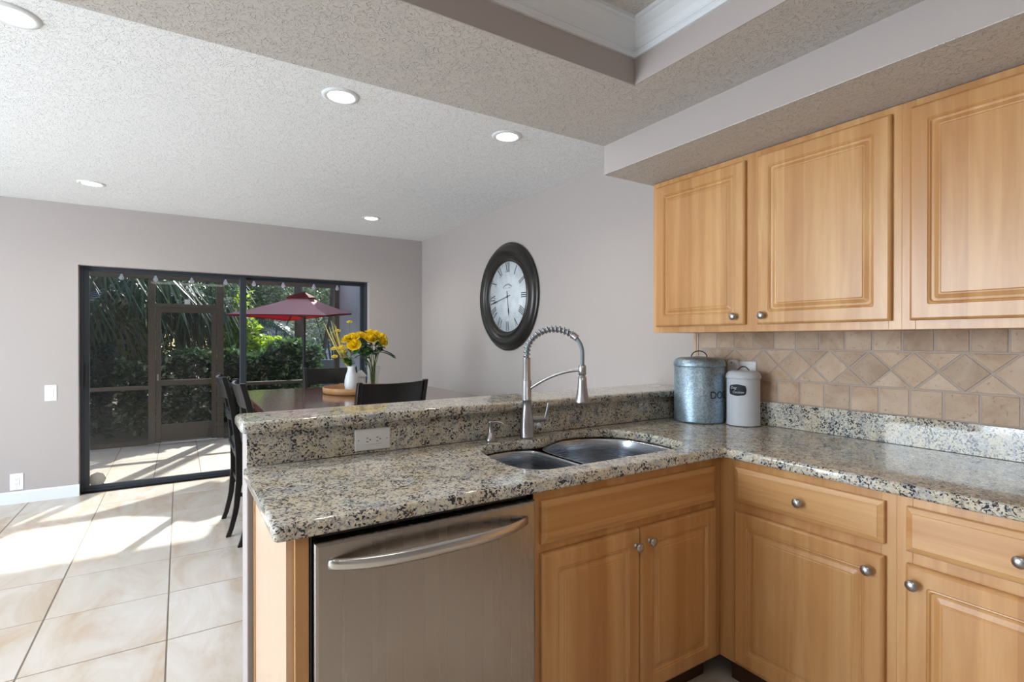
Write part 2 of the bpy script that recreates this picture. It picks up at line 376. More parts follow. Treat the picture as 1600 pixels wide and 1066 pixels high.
struct(G().box((TX0, TY0, TZ), (TX1, TY1, TZ+.05)).obj('ceiling_tray', CEILK))
# crown moulding running round the tray: (inward distance, z)
prof = [(0, 2.354), (.009, 2.354), (.011, 2.366), (.017, 2.371), (.014, 2.376), (.016, 2.384), (.024, 2.40), (.040, 2.42), (.054, 2.43), (.060, 2.434), (.062, 2.441), (.070, 2.444), (.072, 2.455), (0, 2.455)]
rg = [[(TX0+e+d, TY0+e+d, z), (TX1-e-d, TY0+e+d, z), (TX1-e-d, TY1-e-d, z), (TX0+e+d, TY1-e-d, z)] for d, z in prof]
struct(G().rings(rg, False, False).obj('trim_1', CROWN))
# soffit over the wall cabinets
SFX, SFZ, SFY = 1.7355, 2.1208, 1.898
so = struct(G().box((SFX, -3.1, SFZ+.004), (XW, SFY, ZK)).obj('wall_soffit', WALL))
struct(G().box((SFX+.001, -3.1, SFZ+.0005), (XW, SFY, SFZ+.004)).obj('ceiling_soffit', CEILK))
# half wall behind the peninsula
struct(G().box((.183, 1.893, 0), (XW, 2.03, 1.025)).obj('wall_half', WALL, bevel=.004))
# floor tiles
def tiles(x0, x1, y0, y1, ox, oy, tx, ty, gap, z, g):
    i0 = math.floor((x0-ox)/tx); i1 = math.ceil((x1-ox)/tx); j0 = math.floor((y0-oy)/ty); j1 = math.ceil((y1-oy)/ty)
    for i in range(i0, i1):
        for j in range(j0, j1):
            a = max(x0, ox+i*tx+gap/2); b = min(x1, ox+(i+1)*tx-gap/2); c = max(y0, oy+j*ty+gap/2); d = min(y1, oy+(j+1)*ty-gap/2)
            if b-a < .01 or d-c < .01: continue
            h = .0016; g.add([(a, c, z-h), (b, c, z-h), (b, d, z-h), (a, d, z-h), (a+h, c+h, z), (b-h, c+h, z), (b-h, d-h, z), (a+h, d-h, z)],
                             [(4, 5, 6, 7), (0, 1, 5, 4), (1, 2, 6, 5), (2, 3, 7, 6), (3, 0, 4, 7)])
g = G(); tiles(-4.2, XW, -3.1, 5.72, -.5435, 3.7735, .494, .5098, .006, 0, g)
fl = struct(g.obj('floor', FLOOR, fix=False))
struct(G().box((-4.2, -3.1, -.05), (XW, 5.74, -.0014)).obj('floor_grout', GROUT))
g = G(); tiles(-3.0, 2.03, 5.9, 8.14, -.607, 5.9, .393, 1.2, .006, -.012, g)
struct(g.obj('floor_patio', PATIO, fix=False)); struct(G().box((-3.0, 5.74, -.07), (2.2, 8.2, -.0134)).obj('floor_patio_slab', GROUTP))
# baseboards (with a rounded return at the door opening)
def baseboard(name, p0, p1, nrm, h=.098, t=.014):
    (x0, y0), (x1, y1) = p0, p1; nx, ny = nrm; pr = [(0, 0), (t, 0), (t, h-.012), (t*.5, h), (0, h)]
    vs = [(x0+nx*a, y0+ny*a, z) for a, z in pr]+[(x1+nx*a, y1+ny*a, z) for a, z in pr]; n = len(pr)
    g = G().add(vs, [tuple(range(n)), tuple(range(2*n-1, n-1, -1))]+[(i, (i+1) % n, n+(i+1) % n, n+i) for i in range(n)])
    return struct(g.obj(name, WHITE))
baseboard('baseboard_back', (-4.2, YF), (DX0+.006, YF), (0, -1)); baseboard('baseboard_back_right', (DX1, YF), (XW, YF), (0, -1))
baseboard('baseboard_right', (XW, 2.03), (XW, YF), (-1, 0))

# ------------------------------------------------------------------ sliding door
dr = bpy.data.objects.new('door_1', None); COL.objects.link(dr); struct(dr); dr.location = (0, 5.83, 0)
def P(g, name, mat, par=dr, **k): return g.obj(name, mat, par, **k)
g = G().box((DX0, -.05, 0), (DX0+.026, .05, DZ)).box((DX1-.026, -.05, 0), (DX1, .05, DZ)).box((DX0+.026, -.05, DZ-.018), (DX1-.026, .05, DZ)).box((DX0+.026, -.05, 0), (DX1-.026, .05, .022))
P(g, 'door_frame', BRONZE, bevel=.003)
def leaf(x0, x1, y, name, handle):
    a, b = (.038, .055) if handle else (.055, .036)
    g = G().box((x0, y-.014, .022), (x0+a, y+.014, DZ-.018)).box((x1-b, y-.014, .022), (x1, y+.014, DZ-.018)).box((x0+a, y-.014, .022), (x1-b, y+.014, .052)).box((x0+a, y-.014, DZ-.040), (x1-b, y+.014, DZ-.018))
    p = P(g, name, BRONZE, bevel=.002); G().add([(x0+a, y, .052), (x1-b, y, .052), (x1-b, y, DZ-.040), (x0+a, y, DZ-.040)], [(0, 1, 2, 3)]).obj('pane', GLASS, p)
    if handle:
        h = G().box((x0+.008, y-.045, .90), (x0+.026, y-.032, 1.12)).box((x0+.010, y-.034, .905), (x0+.024, y-.013, .93)).box((x0+.010, y-.034, 1.09), (x0+.024, y-.013, 1.115)).obj('door_handle', RUB, p, bevel=.003)
leaf(DX0+.024, .560, -.026, 'door_panel', True); leaf(.505, DX1-.024, .022, 'door_panel', False)
st = G().lathe([(0, -.006), (.055, -.006), (.062, -.003), (.062, 0)], 8, (-.610, -.029, .10), 'Y').obj('round_sticker', plain('sticker_grey', srgb(150, 146, 136), .7), dr); st['label'] = 'round grey sticker low on the glass'

# ------------------------------------------------------------------ wall plates
def duplex(name, label, cat, loc, rz, w, h, kind, group=None, horiz=False):
    t = thing(name, label, cat, loc, rz, group)     # local: x across, z up, -y out
    G().rings([[(x-w/2, y, z-h/2) for x, z in rrect(w, h, i, .004)] for i, y in ((0, 0), (0, -.003), (.003, -.006))]).obj('cover_plate', PLATE, t)
    bw, bh = (.067, .034) if horiz else (.034, .067)
    ins = G().rings([[(x-bw/2, y, z-bh/2) for x, z in rrect(bw, bh, i, .003)] for i, y in ((0, -.0055), (.0005, -.0085), (.002, -.0092))]).obj('receptacle' if kind == 'outlet' else 'rocker', PLATE, t)
    if kind == 'outlet':
        for s in (-1, 1):
            for q in (-1, 1):
                cx, cz = s*.0185, q*.0065-.000
                a, b = ((.0075, .0022) if horiz else (.0022, .0075))
                x, z = (s*.0185-.003, q*.0065) if horiz else (q*.0065, s*.0185+.003)
                G().box((x-a/2, -.0097, z-b/2), (x+a/2, -.0085, z+b/2)).obj('socket_slot', DARK, ins)
            x, z = (s*.0185+.007, 0) if horiz else (0, s*.0185-.006)
            G().lathe([(0, -.0097), (.0024, -.0097), (.0024, -.008)], 10, (x, 0, z), 'Y').obj('socket_slot', DARK, ins)
    for s in (-1, 1):
        x, z = (s*.052, 0) if horiz else (0, s*.052)
        G().lathe([(0, -.0072), (.0025, -.0068), (.0025, -.0055)], 10, (x, 0, z), 'Y').obj('screw', SCREWM, t)
    return t
duplex('wall_outlet', 'white duplex wall outlet low above the baseboard left of the sliding door', 'outlet', (-1.11, YF, .175), 0, .082, .132, 'outlet')
duplex('light_switch', 'white rocker light switch on the taupe wall left of the sliding door', 'switch', (-.90, YF, .880), 0, .078, .132, 'switch')
duplex('counter_outlet', 'white horizontal outlet set in the granite upright of the peninsula', 'outlet', (.590, 1.8705, .963), 0, .130, .078, 'outlet', horiz=True)

# ------------------------------------------------------------------ ceiling downlights
LP = [(.640, 2.503), (1.555, 2.497), (-.50, 2.50), (-.543, 4.885), (1.526, 4.87)]
LL = ['recessed ceiling light nearest the kitchen beam, middle of the near row', 'recessed ceiling light nearest the clock wall', 'largest recessed ceiling light in the top left corner',
      'recessed ceiling light above the light switch near the back wall', 'recessed ceiling light above the umbrella near the far corner']
for (x, y), lb in zip(LP, LL):
    t = thing('recessed_light', lb, 'ceiling light', (x, y, ZD), 0, 'recessed dining room ceiling lights')
    G().lathe([(.058, -.001), (.060, -.006), (.070, -.009), (.084, -.004), (.086, -.0005)], 40).obj('trim_ring', WHITE, t)
    G().lathe([(0, -.004), (.03, -.0045), (.0595, -.004)], 32).obj('lens', LAMP, t)
    lo = light('downlight', 'SPOT', (x, y, ZD-.02), 17, (1, .92, .82), spot_size=R(150), spot_blend=.9, shadow_soft_size=.05)
t = thing('fill_light_box', 'white fill light box added out of view in the tray ceiling', 'ceiling light', (.15, -.15, TZ))  # glowing box added out of view to brighten the tray and crown
G().box((-.62, -.32, -.03), (.62, .32, -.001)).obj('housing', WHITE, t, bevel=.004)
G().box((-.60, -.30, -.075), (.60, .30, -.031)).obj('diffuser', m_emit('fill_box_glow', (1, .95, .88, 1), 3.2), t, bevel=.02)
# two more cans in the kitchen ceiling, behind and to the left of the camera
for (x, y), lb in zip([(-1.95, .7), (-1.95, -1.3)], ['recessed kitchen ceiling light beside the tray', 'recessed kitchen ceiling light at the rear of the kitchen']):
    t = thing('recessed_light', lb, 'ceiling light', (x, y, ZK), 0, 'recessed kitchen ceiling lights')
    G().lathe([(.058, -.001), (.060, -.006), (.070, -.009), (.084, -.004), (.086, -.0005)], 40).obj('trim_ring', WHITE, t)
    G().lathe([(0, -.004), (.03, -.0045), (.0595, -.004)], 32).obj('lens', LAMP, t)
    light('downlight', 'SPOT', (x, y, ZK-.02), 46, (1, .94, .86), spot_size=R(165), spot_blend=.9, shadow_soft_size=.06)

# ------------------------------------------------------------------ cabinets
def panel_front(w, h, name, parent, x, z, mat, raised=True, y=0.0):
    """door or drawer front; local front face towards -y; lower-left corner at x,z; back at y"""
    t = .019
    if raised:
        pr = [(0, 0, .001), (0, -.012, .001), (.003, -.016, .002), (.008, -.019, .002), (.050, -.019, .006), (.053, -.0165, .008), (.056, -.0175, .009), (.060, -.013, .011), (.067, -.0125, .010), (.080, -.0175, .006), (.084, -.0172, .005), (.087, -.019, .004)]
    else:
        pr = [(0, 0, .001), (0, -.010, .001), (.002, -.013, .001), (.015, -.0175, .002), (.017, -.019, .002)]
    g = G().rings([[(px, yy, pz) for px, pz in rrect(w, h, i, r)] for i, yy, r in pr])
    return g.obj(name, mat, parent, (x, y, z))
def knob(parent, x, z, y=-.019):
    return G().lathe([(0, -.027), (.006, -.0268), (.012, -.0245), (.0158, -.020), (.0152, -.017), (.009, -.014), (.0058, -.010), (.0055, -.004), (.009, 0)], 24, (0, 0, 0), 'Y').obj('knob', NICK, parent, (x, y, z))
def carcass(t, w, depth, h, z0=.114, kick=True, wall=False):
    th = .018
    g = G().box((0, .019, z0), (th, depth, h)).box((w-th, .019, z0), (w, depth, h)).box((th, .019, z0), (w-th, depth, z0+th)).box((th, depth-.008, z0+th), (w-th, depth, h))
    if wall: g.box((th, .019, h-th), (w-th, depth, h))
    g.obj('carcass', WV, t)
    if kick: G().box((0, .075, 0), (w, .09, z0)).obj('toe_kick', TOEK, t)
def face_frame(t, w, z0, z1, stiles, rails, mat=WV):
    """stiles: list of (x0,x1); rails: (x0,x1,za,zb)"""
    g = G()
    for a, b in stiles: g.box((a, 0, z0), (b, .019, z1))
    for a, b, c, d in rails: g.box((a, .0006, c), (b, .0184, d))
    return g.obj('face_frame', mat, t, bevel=.0008)

ZT = .876
# sink base (front faces -y)
t = thing('sink_base_cabinet', 'maple sink base cabinet with two doors under a plain false drawer front', 'cabinet', (.878, 1.262, 0))
w = 1.750-.878
carcass(t, w, .60, ZT)
face_frame(t, w, .114, ZT, [(0, .026), (.405, .447), (w-.04, w)], [(.026, w-.04, .846, ZT), (.026, .405, .69, .716), (.447, w-.04, .69, .716), (.026, .405, .114, .14), (.447, w-.04, .114, .14)])
panel_front(.806, .129, 'false_drawer_front', t, .020, .718, WH, False)
d = panel_front(.403, .560, 'door', t, .020, .130, WV); knob(d, .403-.020, .507)
d = panel_front(.400, .560, 'door', t, .427, .130, WV); knob(d, .040, .512)
# right-hand base cabinets (front faces -x); local x runs towards the camera
def base_unit(y1, y0, label, fr, door_knob, dk_side):
    t = thing('base_cabinet', label, 'cabinet', (1.750, y1, 0), -pi/2, 'maple base cabinets along the right wall'); w = y1-y0
    carcass(t, w, .60, ZT)
    a, b = fr
    face_frame(t, w, .114, ZT, [(0, a+.012), (b-.012, w)], [(a+.012, b-.012, .84, ZT), (a+.012, b-.012, .68, .735), (a+.012, b-.012, .114, .14)])
    d = panel_front(b-a, .127, 'drawer', t, a, .7245, WH, False); knob(d, (b-a)/2, .0605)
    d = panel_front(b-a, .560, 'door', t, a, .130, WV); knob(d, door_knob, .510)
    return t
base_unit(1.262, .676, 'maple base cabinet in the inner corner with its door knob at the upper right', (.071, .559), .450, 1)
base_unit(.676, .10, 'maple base cabinet at the right edge of the photo, door knob upper left', (.027, .515), .022, 0)
base_unit(.10, -.52, 'maple base cabinet beyond the right edge of the photo', (.03, .59), .54, 0)
base_unit(-.52, -1.14, 'last maple base cabinet of the right run', (.03, .59), .54, 0)
# corner filler strip on the peninsula side is part of the sink base; end panel by the dishwasher
t = thing('end_panel', 'pale maple end panel closing the open end of the peninsula', 'panel', (.204, 1.262, 0))
G().box((0, .019, 0), (.018, .600, ZT)).obj('side_panel', WP, t)['label'] = 'pale pinkish side panel'
G().box((0.016, 0, 0), (.046, .019, ZT)).obj('front_stile', EDGEW, t, bevel=.001)
G().box((-.004, .585, 0), (0, .600, ZT)).obj('edge_strip', EDGEW, t)
# dishwasher
t = thing('dishwasher', 'stainless steel dishwasher with a bowed bar handle in the peninsula', 'dishwasher', (.250, 1.262, 0))
G().box((.006, .03, .02), (.622, .58, .868)).obj('body', RUB, t)
G().box((.0015, -.004, .10), (.0055, .03, .872)).box((.0225, -.002, .866), (.60, .02, .8735)).box((.6235, .0, .10), (.6265, .03, .872)).obj('gasket', RUB, t)
g = G(); N = 10
ringsd = []
for x0_, x1_, y_, zz in ((.008, .621, .028, 0), (.008, .621, -.018, 0), (.010, .619, -.022, .002), (.016, .613, -.024, .008)):
    ringsd.append([(x, y_, z) for x, z in [(x0_, .115+zz), (x1_, .115+zz), (x1_, .858-zz), (x0_, .858-zz)]])
g.rings(ringsd); g.obj('front_panel', STEEL, t)
G().box((.01, .02, .0), (.62, .035, .105)).obj('kick_plate', RUB, t)
# handle: flat bowed bar
g = G(); rs = []
K = 28
for i in range(K+1):
    u = i/K; x = .036+.556*u; a = min(1, max(0, 1-abs(2*u-1)**3.2)); y = -.022-.052*a
    hz = .017-.004*(1-a); zc = .806
    sh = [(0.0, -1), (-.0045, -.75), (-.008, -.3), (-.0085, .1), (-.006, .65), (-.001, 1), (.004, .8), (.005, 0), (.004, -.8)]
    rs.append([(x, y+dy*(.5+.5*a), zc+hz*q) for dy, q in sh])
g.rings(rs, smooth=True); g.obj('handle', STEELH, t)

# wall cabinets
def wall_unit(y1, y0, label, doors, knobs):
    t = thing('wall_cabinet', label, 'cabinet', (2.055, y1, 0), -pi/2, 'maple wall cabinets under the soffit'); w = y1-y0
    carcass(t, w, .322, 2.118, 1.358, False, True)
    st = [(0, doors[0][0]+.012)]+[(doors[i][1]-.012, doors[i+1][0]+.012) for i in range(len(doors)-1)]+[(doors[-1][1]-.012, w)]
    rl = []
    for i, (a, b) in enumerate(doors): rl += [(a+.012, b-.012, 1.358, 1.405), (a+.012, b-.012, 2.075, 2.118)]
    face_frame(t, w, 1.358, 2.118, st, rl)
    for (a, b), k in zip(doors, knobs):
        d = panel_front(b-a, .704, 'door', t, a, 1.388, WV)
        if k is not None: knob(d, k, .036)
    return t
wall_unit(1.874, .781, 'maple wall cabinet at the left end with two doors and two knobs', [(.028, .522), (.578, 1.066)], [.450, .030])
wall_unit(.781, -.36, 'maple wall cabinet at the right edge of the photo', [(.027, .55), (.60, 1.11)], [.49, .03])

# ------------------------------------------------------------------ granite
def slab(name, outline, holes, z0, z1, bev, mat=GRAN, parent=None):
    c = bpy.data.curves.new(name, 'CURVE'); c.dimensions = '2D'; c.fill_mode = 'BOTH'
    for poly in [outline]+holes:
        s = c.splines.new('POLY'); s.points.add(len(poly)-1); s.use_cyclic_u = True
        for i, p in enumerate(poly): s.points[i].co = (p[0], p[1], 0, 1)
    c.extrude = (z1-z0)/2-bev; c.bevel_depth = bev; c.bevel_resolution = 3; c.offset = -bev
    o = bpy.data.objects.new(name, c); COL.objects.link(o)
    dg = bpy.context.evaluated_depsgraph_get(); dg.update(); me = bpy.data.meshes.new_from_object(o.evaluated_get(dg))
    bpy.data.objects.remove(o); me.materials.clear(); me.materials.append(mat)
    for v in me.vertices: v.co.z += (z0+z1)/2
    o = bpy.data.objects.new(name, me); COL.objects.link(o)
    if parent: o.parent = parent
    return o
cut = cat_rom([(p[0], p[1], 0) for p in [(.914, 1.50), (.925, 1.62), (.955, 1.71), (1.02, 1.757), (1.11, 1.768), (1.20, 1.748), (1.245, 1.742), (1.30, 1.765), (1.39, 1.815), (1.49, 1.835), (1.60, 1.80), (1.67, 1.735), (1.70, 1.64), (1.705, 1.50), (1.685, 1.40), (1.62, 1.345), (1.50, 1.333), (1.30, 1.333), (1.10, 1.333), (.99, 1.338), (.935, 1.375), (.916, 1.43)]], 4)
def arc(cx, cy, r, a0, a1, n=6): return [(cx+r*cos(R(a0+(a1-a0)*i/n)), cy+r*sin(R(a0+(a1-a0)*i/n))) for i in range(n+1)]
outl = arc(.187, 1.253, .015, 180, 270, 4)+[(1.720, 1.238)]+[(1.733, 1.230)]+[(1.735, 1.20), (1.735, -1.15), (2.364, -1.15), (2.364, 1.8705), (.172, 1.8705)]
ct = slab('granite_countertop', outl, [[(p[0], p[1]) for p in cut]], ZT, .914, .010)
tag(ct, 'speckled cream granite worktop running round the corner with the sink cut into it', 'countertop')
us = G().box((.182, 1.8715, .914), (2.364, 1.8925, 1.0255)).obj('granite_upsplash', GRAN, bevel=.001)
tag(us, 'granite upright strip between the worktop and the raised bar', 'backsplash')
sp = G().box((2.3645, -1.15, .914), (2.3845, 1.871, 1.0258)).obj('granite_side_splash', GRAN, bevel=.002)
tag(sp, 'low granite strip along the right wall under the travertine tiles', 'backsplash')
bar = slab('granite_bar_top', arc(.182, 1.846, .022, 180, 270, 5)+[(2.384, 1.824), (2.384, 2.155)]+arc(.192, 2.038, .032, 90, 180, 5), [], 1.0262, 1.064, .013)
tag(bar, 'raised speckled granite bar top above the peninsula', 'countertop')
# ------------------------------------------------------------------ sink
t = thing('kitchen_sink', 'stainless steel double bowl sink set under the granite', 'sink', (1.3, 1.6, .875))
def bowl(pts, depth, name):
    o = [(x-1.3, y-1.6) for x, y, _ in cat_rom([(a, b, 0) for a, b in pts], 4)]
    cx = sum(p[0] for p in o)/len(o); cy = sum(p[1] for p in o)/len(o)
    def rg(s, z): return [(cx+(x-cx)*s, cy+(y-cy)*s, z) for x, y in o]
    g = G().rings([rg(1.035, .0), rg(1.0, -.001), rg(.994, -.005), rg(.985, -.05), rg(.972, -depth+.04), rg(.925, -depth+.015), rg(.86, -depth), rg(.3, -depth-.004), rg(.08, -depth-.006)], False, True, True)
    b = g.obj(name, SINK, t); m = b.modifiers.new('solid', 'SOLIDIFY'); m.thickness = .0015; m.offset = -1
    G().lathe([(0, -.004), (.028, -.003), (.042, 0), (.044, .002)], 24, (cx, cy, -depth-.003)).obj('drain', NICK, b)
bowl([(.925, 1.46), (.932, 1.62), (.962, 1.71), (1.03, 1.752), (1.12, 1.758), (1.18, 1.74), (1.203, 1.70), (1.208, 1.5), (1.205, 1.42), (1.17, 1.355), (1.08, 1.345), (.98, 1.35), (.94, 1.385)], .17, 'small_bowl')
bowl([(1.237, 1.5), (1.237, 1.66), (1.262, 1.735), (1.34, 1.79), (1.44, 1.82), (1.56, 1.795), (1.64, 1.74), (1.685, 1.66), (1.695, 1.5), (1.675, 1.4), (1.62, 1.352), (1.5, 1.343), (1.35, 1.343), (1.27, 1.36), (1.242, 1.42)], .215, 'large_bowl')
# ------------------------------------------------------------------ faucet
fx, fy = 1.224, 1.808; ux, uy = .545, -.838
t = thing('kitchen_faucet', 'tall brushed nickel spring faucet behind the sink', 'faucet', (fx, fy, .914))
G().lathe([(0, 0), (.0295, 0), (.0295, .005), (.028, .008), (.029, .05), (.027, .075), (.0215, .115), (.0192, .13), (.0192, .156), (.0200, .157), (.0200, .160), (.0192, .161), (.0192, .238), (.018, .240), (.0162, .242), (.0162, .332), (.013, .335), (0, .335)], 32).obj('body', NICK, t)
def arcpt(a, z0=.335, rad=.12): # arch in the spout plane, a from 0 (start, up) to pi
    d = rad*(1-cos(a)); return Vector((ux*d, uy*d, z0+.020+rad*sin(a)*.82))
H0 = [Vector((0, 0, .33)), Vector((0, 0, .345))]
arch = [arcpt(pi*i/40) for i in range(41)]
hose = H0+arch+[Vector((ux*.24, uy*.24, .34)), Vector((ux*.24, uy*.24, .30))]
G().tube(hose, .0085, 12).obj('hose', HOSE, t)
g = G(); turns = 16; pts = []
coil = [Vector((0, 0, .335+.020*i/6)) for i in range(6)]+arch[:31]
L = [0]
for a, b in zip(coil, coil[1:]): L.append(L[-1]+(b-a).length)
def at(s):
    for i in range(len(L)-1):
        if s <= L[i+1]: return coil[i].lerp(coil[i+1], (s-L[i])/(L[i+1]-L[i])), (coil[i+1]-coil[i]).normalized()
    return coil[-1], (coil[-1]-coil[-2]).normalized()
side = Vector((-uy, ux, 0))
for i in range(turns*16+1):
    s = L[-1]*i/(turns*16); p, tg = at(s); n2 = tg.cross(side).normalized(); q = 2*pi*i/16
    pts.append(p+(side*cos(q)+n2*sin(q))*.0125)
G().tube(pts, .0030, 6).obj('spring', NICK, t)
p, tg = at(L[-1]); G().tube([p-tg*.006, p+tg*.016], .0135, 20).obj('spring_collar', NICK, t)
ex, ey = ux*.24, uy*.24
G().lathe([(0, .302), (.011, .302), (.0155, .296), (.0155, .262), (.011, .258), (.0115, .256), (.0165, .252), (.0172, .235), (.0200, .20), (.0265, .165), (.0295, .155), (.030, .149), (.025, .146), (0, .146)], 28, (ex, ey, .008)).obj('spray_head', NICK, t)
pts = []
for i in range(15):
    u = i/14; d = .014+.226*u; pts.append((ux*d, uy*d, .205+.083*(1-(1-u)**1.9)))
G().tube(pts, .0062, 10).obj('support_arm', NICK, t)
hx, hy = .95, -.30
h = G().tube([(hx*.015, hy*.015, .075), (hx*.062, hy*.062, .075)], .0135, 18).tube([(hx*.058, hy*.058, .075), (hx*.085, hy*.085, .075)], [.011, .009], 14).obj('handle', NICK, t)
G().tube([(hx*.078, hy*.078, .072), (hx*.088, hy*.088, .105), (hx*.096, hy*.096, .142)], [.0065, .0055, .0062], 12).obj('lever', NICK, h)
# soap dispenser
t = thing('soap_dispenser', 'brushed nickel soap dispenser left of the faucet', 'soap dispenser', (1.056, 1.818, .914))
G().lathe([(0, 0), (.021, 0), (.021, .004), (.018, .018), (.0115, .034), (.010, .038), (.0095, .072), (.011, .075), (.011, .082), (.008, .085), (0, .085)], 26).obj('base', NICK, t)
G().tube([(0, 0, .077), (.018, -.014, .079), (.034, -.028, .076), (.043, -.036, .066)], [.0055, .005, .0045, .004], 10).obj('spout', NICK, t)

# ------------------------------------------------------------------ travertine backsplash tiles
t = thing('travertine_backsplash', 'tumbled travertine tile backsplash with a row of diamonds', 'backsplash', (XW, 0, 0))
def ptile(g, poly, x=-.0015, th=.008, gap=.0042):
    c = Vector((sum(p[0] for p in poly)/len(poly), sum(p[1] for p in poly)/len(poly)))
    P_ = [Vector(p) for p in poly]; n = len(P_)
    def inset(d):
        out = []
        for i in range(n):
            a, b, c_ = P_[i-1], P_[i], P_[(i+1) % n]
            e1 = (b-a).normalized(); e2 = (c_-b).normalized(); n1 = Vector((-e1.y, e1.x)); n2 = Vector((-e2.y, e2.x))
            m = (n1+n2); m = m/(m.length**2)*2 if m.length > 1e-6 else n1
            out.append(b+m*d)
        return out
    A, B_ = inset(gap/2), inset(gap/2+.003)
    vs = [(x-0, p.x, p.y) for p in A]+[(x-th+.003, p.x, p.y) for p in A]+[(x-th, p.x, p.y) for p in B_]
    fs = [tuple(range(2*n, 3*n))]+[(i, (i+1) % n, n+(i+1) % n, n+i) for i in range(n)]+[(n+i, n+(i+1) % n, 2*n+(i+1) % n, 2*n+i) for i in range(n)]
    g.add(vs, fs)
g = G(); Y1, Y0 = 1.845, -1.1; Z0, Z1, Z2, Z3 = 1.026, 1.1325, 1.277, 1.384
y = Y1
ys = .876+.1055*9
while ys > Y0:
    a, b = min(Y1, ys), ys-.1055
    if a > b+.01: ptile(g, [(b, Z0), (a, Z0), (a, Z1), (b, Z1)])
    ys -= .1055
ys = 1.733+.104*2-.0
while ys > Y0:
    a, b = min(Y1, ys), ys-.104
    if a > b+.01: ptile(g, [(b, Z2), (a, Z2), (a, Z3), (b, Z3)])
    ys -= .104
dd = .153/2; zc = (Z1+Z2)/2; cy = .861+.153*7
while cy > Y0:
    if cy-dd > Y0 and cy+dd <= Y1+.08:
        def cl(poly): return [(min(p[0], Y1), p[1]) for p in poly]
        if cy+dd <= Y1: ptile(g, [(cy-dd, zc), (cy, Z1), (cy+dd, zc), (cy, Z2)])
        elif cy < Y1: ptile(g, [(cy-dd, zc), (cy, Z1), (Y1, Z1+(Y1-cy)/dd*(zc-Z1)), (Y1, Z2-(Y1-cy)/dd*(zc-Z1)), (cy, Z2)])
        if cy <= Y1:
            ptile(g, [(cy-2*dd, Z1), (cy, Z1), (cy-dd, zc)]); ptile(g, [(cy, Z2), (cy-2*dd, Z2), (cy-dd, zc)])
    cy -= .153
g.obj('tile_field', TRAV, t, fix=True)
G().box((-.0075, Y0, Z0), (-.0005, 1.872, Z3)).obj('grout', GROUTW, t)
G().box((-.011, 1.848, Z0), (-.0015, 1.858, Z3)).box((-.011, 1.862, Z0), (-.0015, 1.880, Z3)).obj('edge_liner', TRAV, t, bevel=.002)

# ------------------------------------------------------------------ canisters
def wrap(me, r, ang0, z0):
    for v in me.vertices:
        a = ang0+v.co.x/r; rr = r+.0004+v.co.z; z = z0+v.co.y
        v.co = (rr*cos(a), rr*sin(a), z)
def add_mesh(me, name, mat, parent):
    me.materials.clear(); me.materials.append(mat); o = bpy.data.objects.new(name, me); COL.objects.link(o); o.parent = parent; return o
cx, cy = 2.213, 1.718
t = thing('food_canister', 'large galvanised metal canister lettered in grey at its right side', 'canister', (cx, cy, .914))
r = .121
G().lathe([(0, .002), (r-.004, .002), (r, .005), (r+.001, .009), (r, .013), (r, .275), (r-.004, .280), (r-.006, .280), (r-.008, .02), (0, .016)], 64).obj('body', GALV, t)
ld = G().lathe([(r+.003, .276), (r+.0045, .279), (r+.004, .286), (r+.001, .300), (r-.010, .313), (r-.03, .320), (r-.035, .3195), (.0, .326)], 64).obj('lid', GALV, t)
av = math.atan2(cy, cx)+pi; hdir = Vector((cos(av+pi/2), sin(av+pi/2), 0)); c0 = Vector((0, 0, .322))
G().tube([c0+hdir*(.037*cos(q))+Vector((0, 0, .030*sin(q))) for q in [pi*i/14 for i in range(15)]], .0028, 8).obj('lid_handle', RUB, ld)
a0 = av+R(51)
me = text_mesh('DOG', .050); wrap(me, r+.0006, a0, .139); add_mesh(me, 'lettering', GREYINK, t)
g = G()
for i in range(9):
    if i in (3, 6): continue
    q0, q1 = a0+(-.026+.006*i)/r, a0+(-.0215+.006*i)/r
    g.add([((r+.0008)*cos(q), (r+.0008)*sin(q), z) for q, z in ((q0, .106), (q1, .106), (q1, .1085), (q0, .1085))], [(0, 1, 2, 3)])
g.obj('faded_underline', GREYINK, t)['kind'] = 'stuff'
cx, cy = 2.284, 1.520; r = .0755
t = thing('treat_canister', 'smaller white canister with a black chalk label', 'canister', (cx, cy, .914))
G().lathe([(0, .002), (r-.003, .002), (r+.001, .004), (r+.001, .008), (r-.001, .010), (r-.001, .224), (r-.004, .228), (r-.006, .228), (r-.008, .02), (0, .016)], 56).obj('body', CANW, t)
ld = G().lathe([(r+.001, .224), (r+.0035, .227), (r+.003, .236), (r-.003, .250), (r-.012, .258), (r-.02, .2605), (0, .263)], 56).obj('lid', CANW, t)
av = math.atan2(cy, cx)+pi; hdir = Vector((cos(av+pi/2), sin(av+pi/2), 0)); c0 = Vector((0, 0, .260))
G().tube([c0+hdir*(.021*cos(q)*(1+.25*(sin(q) < .3)))+Vector((0, 0, .020*sin(q))) for q in [pi*i/14 for i in range(15)]], .0026, 8).obj('lid_handle', RUB, ld)
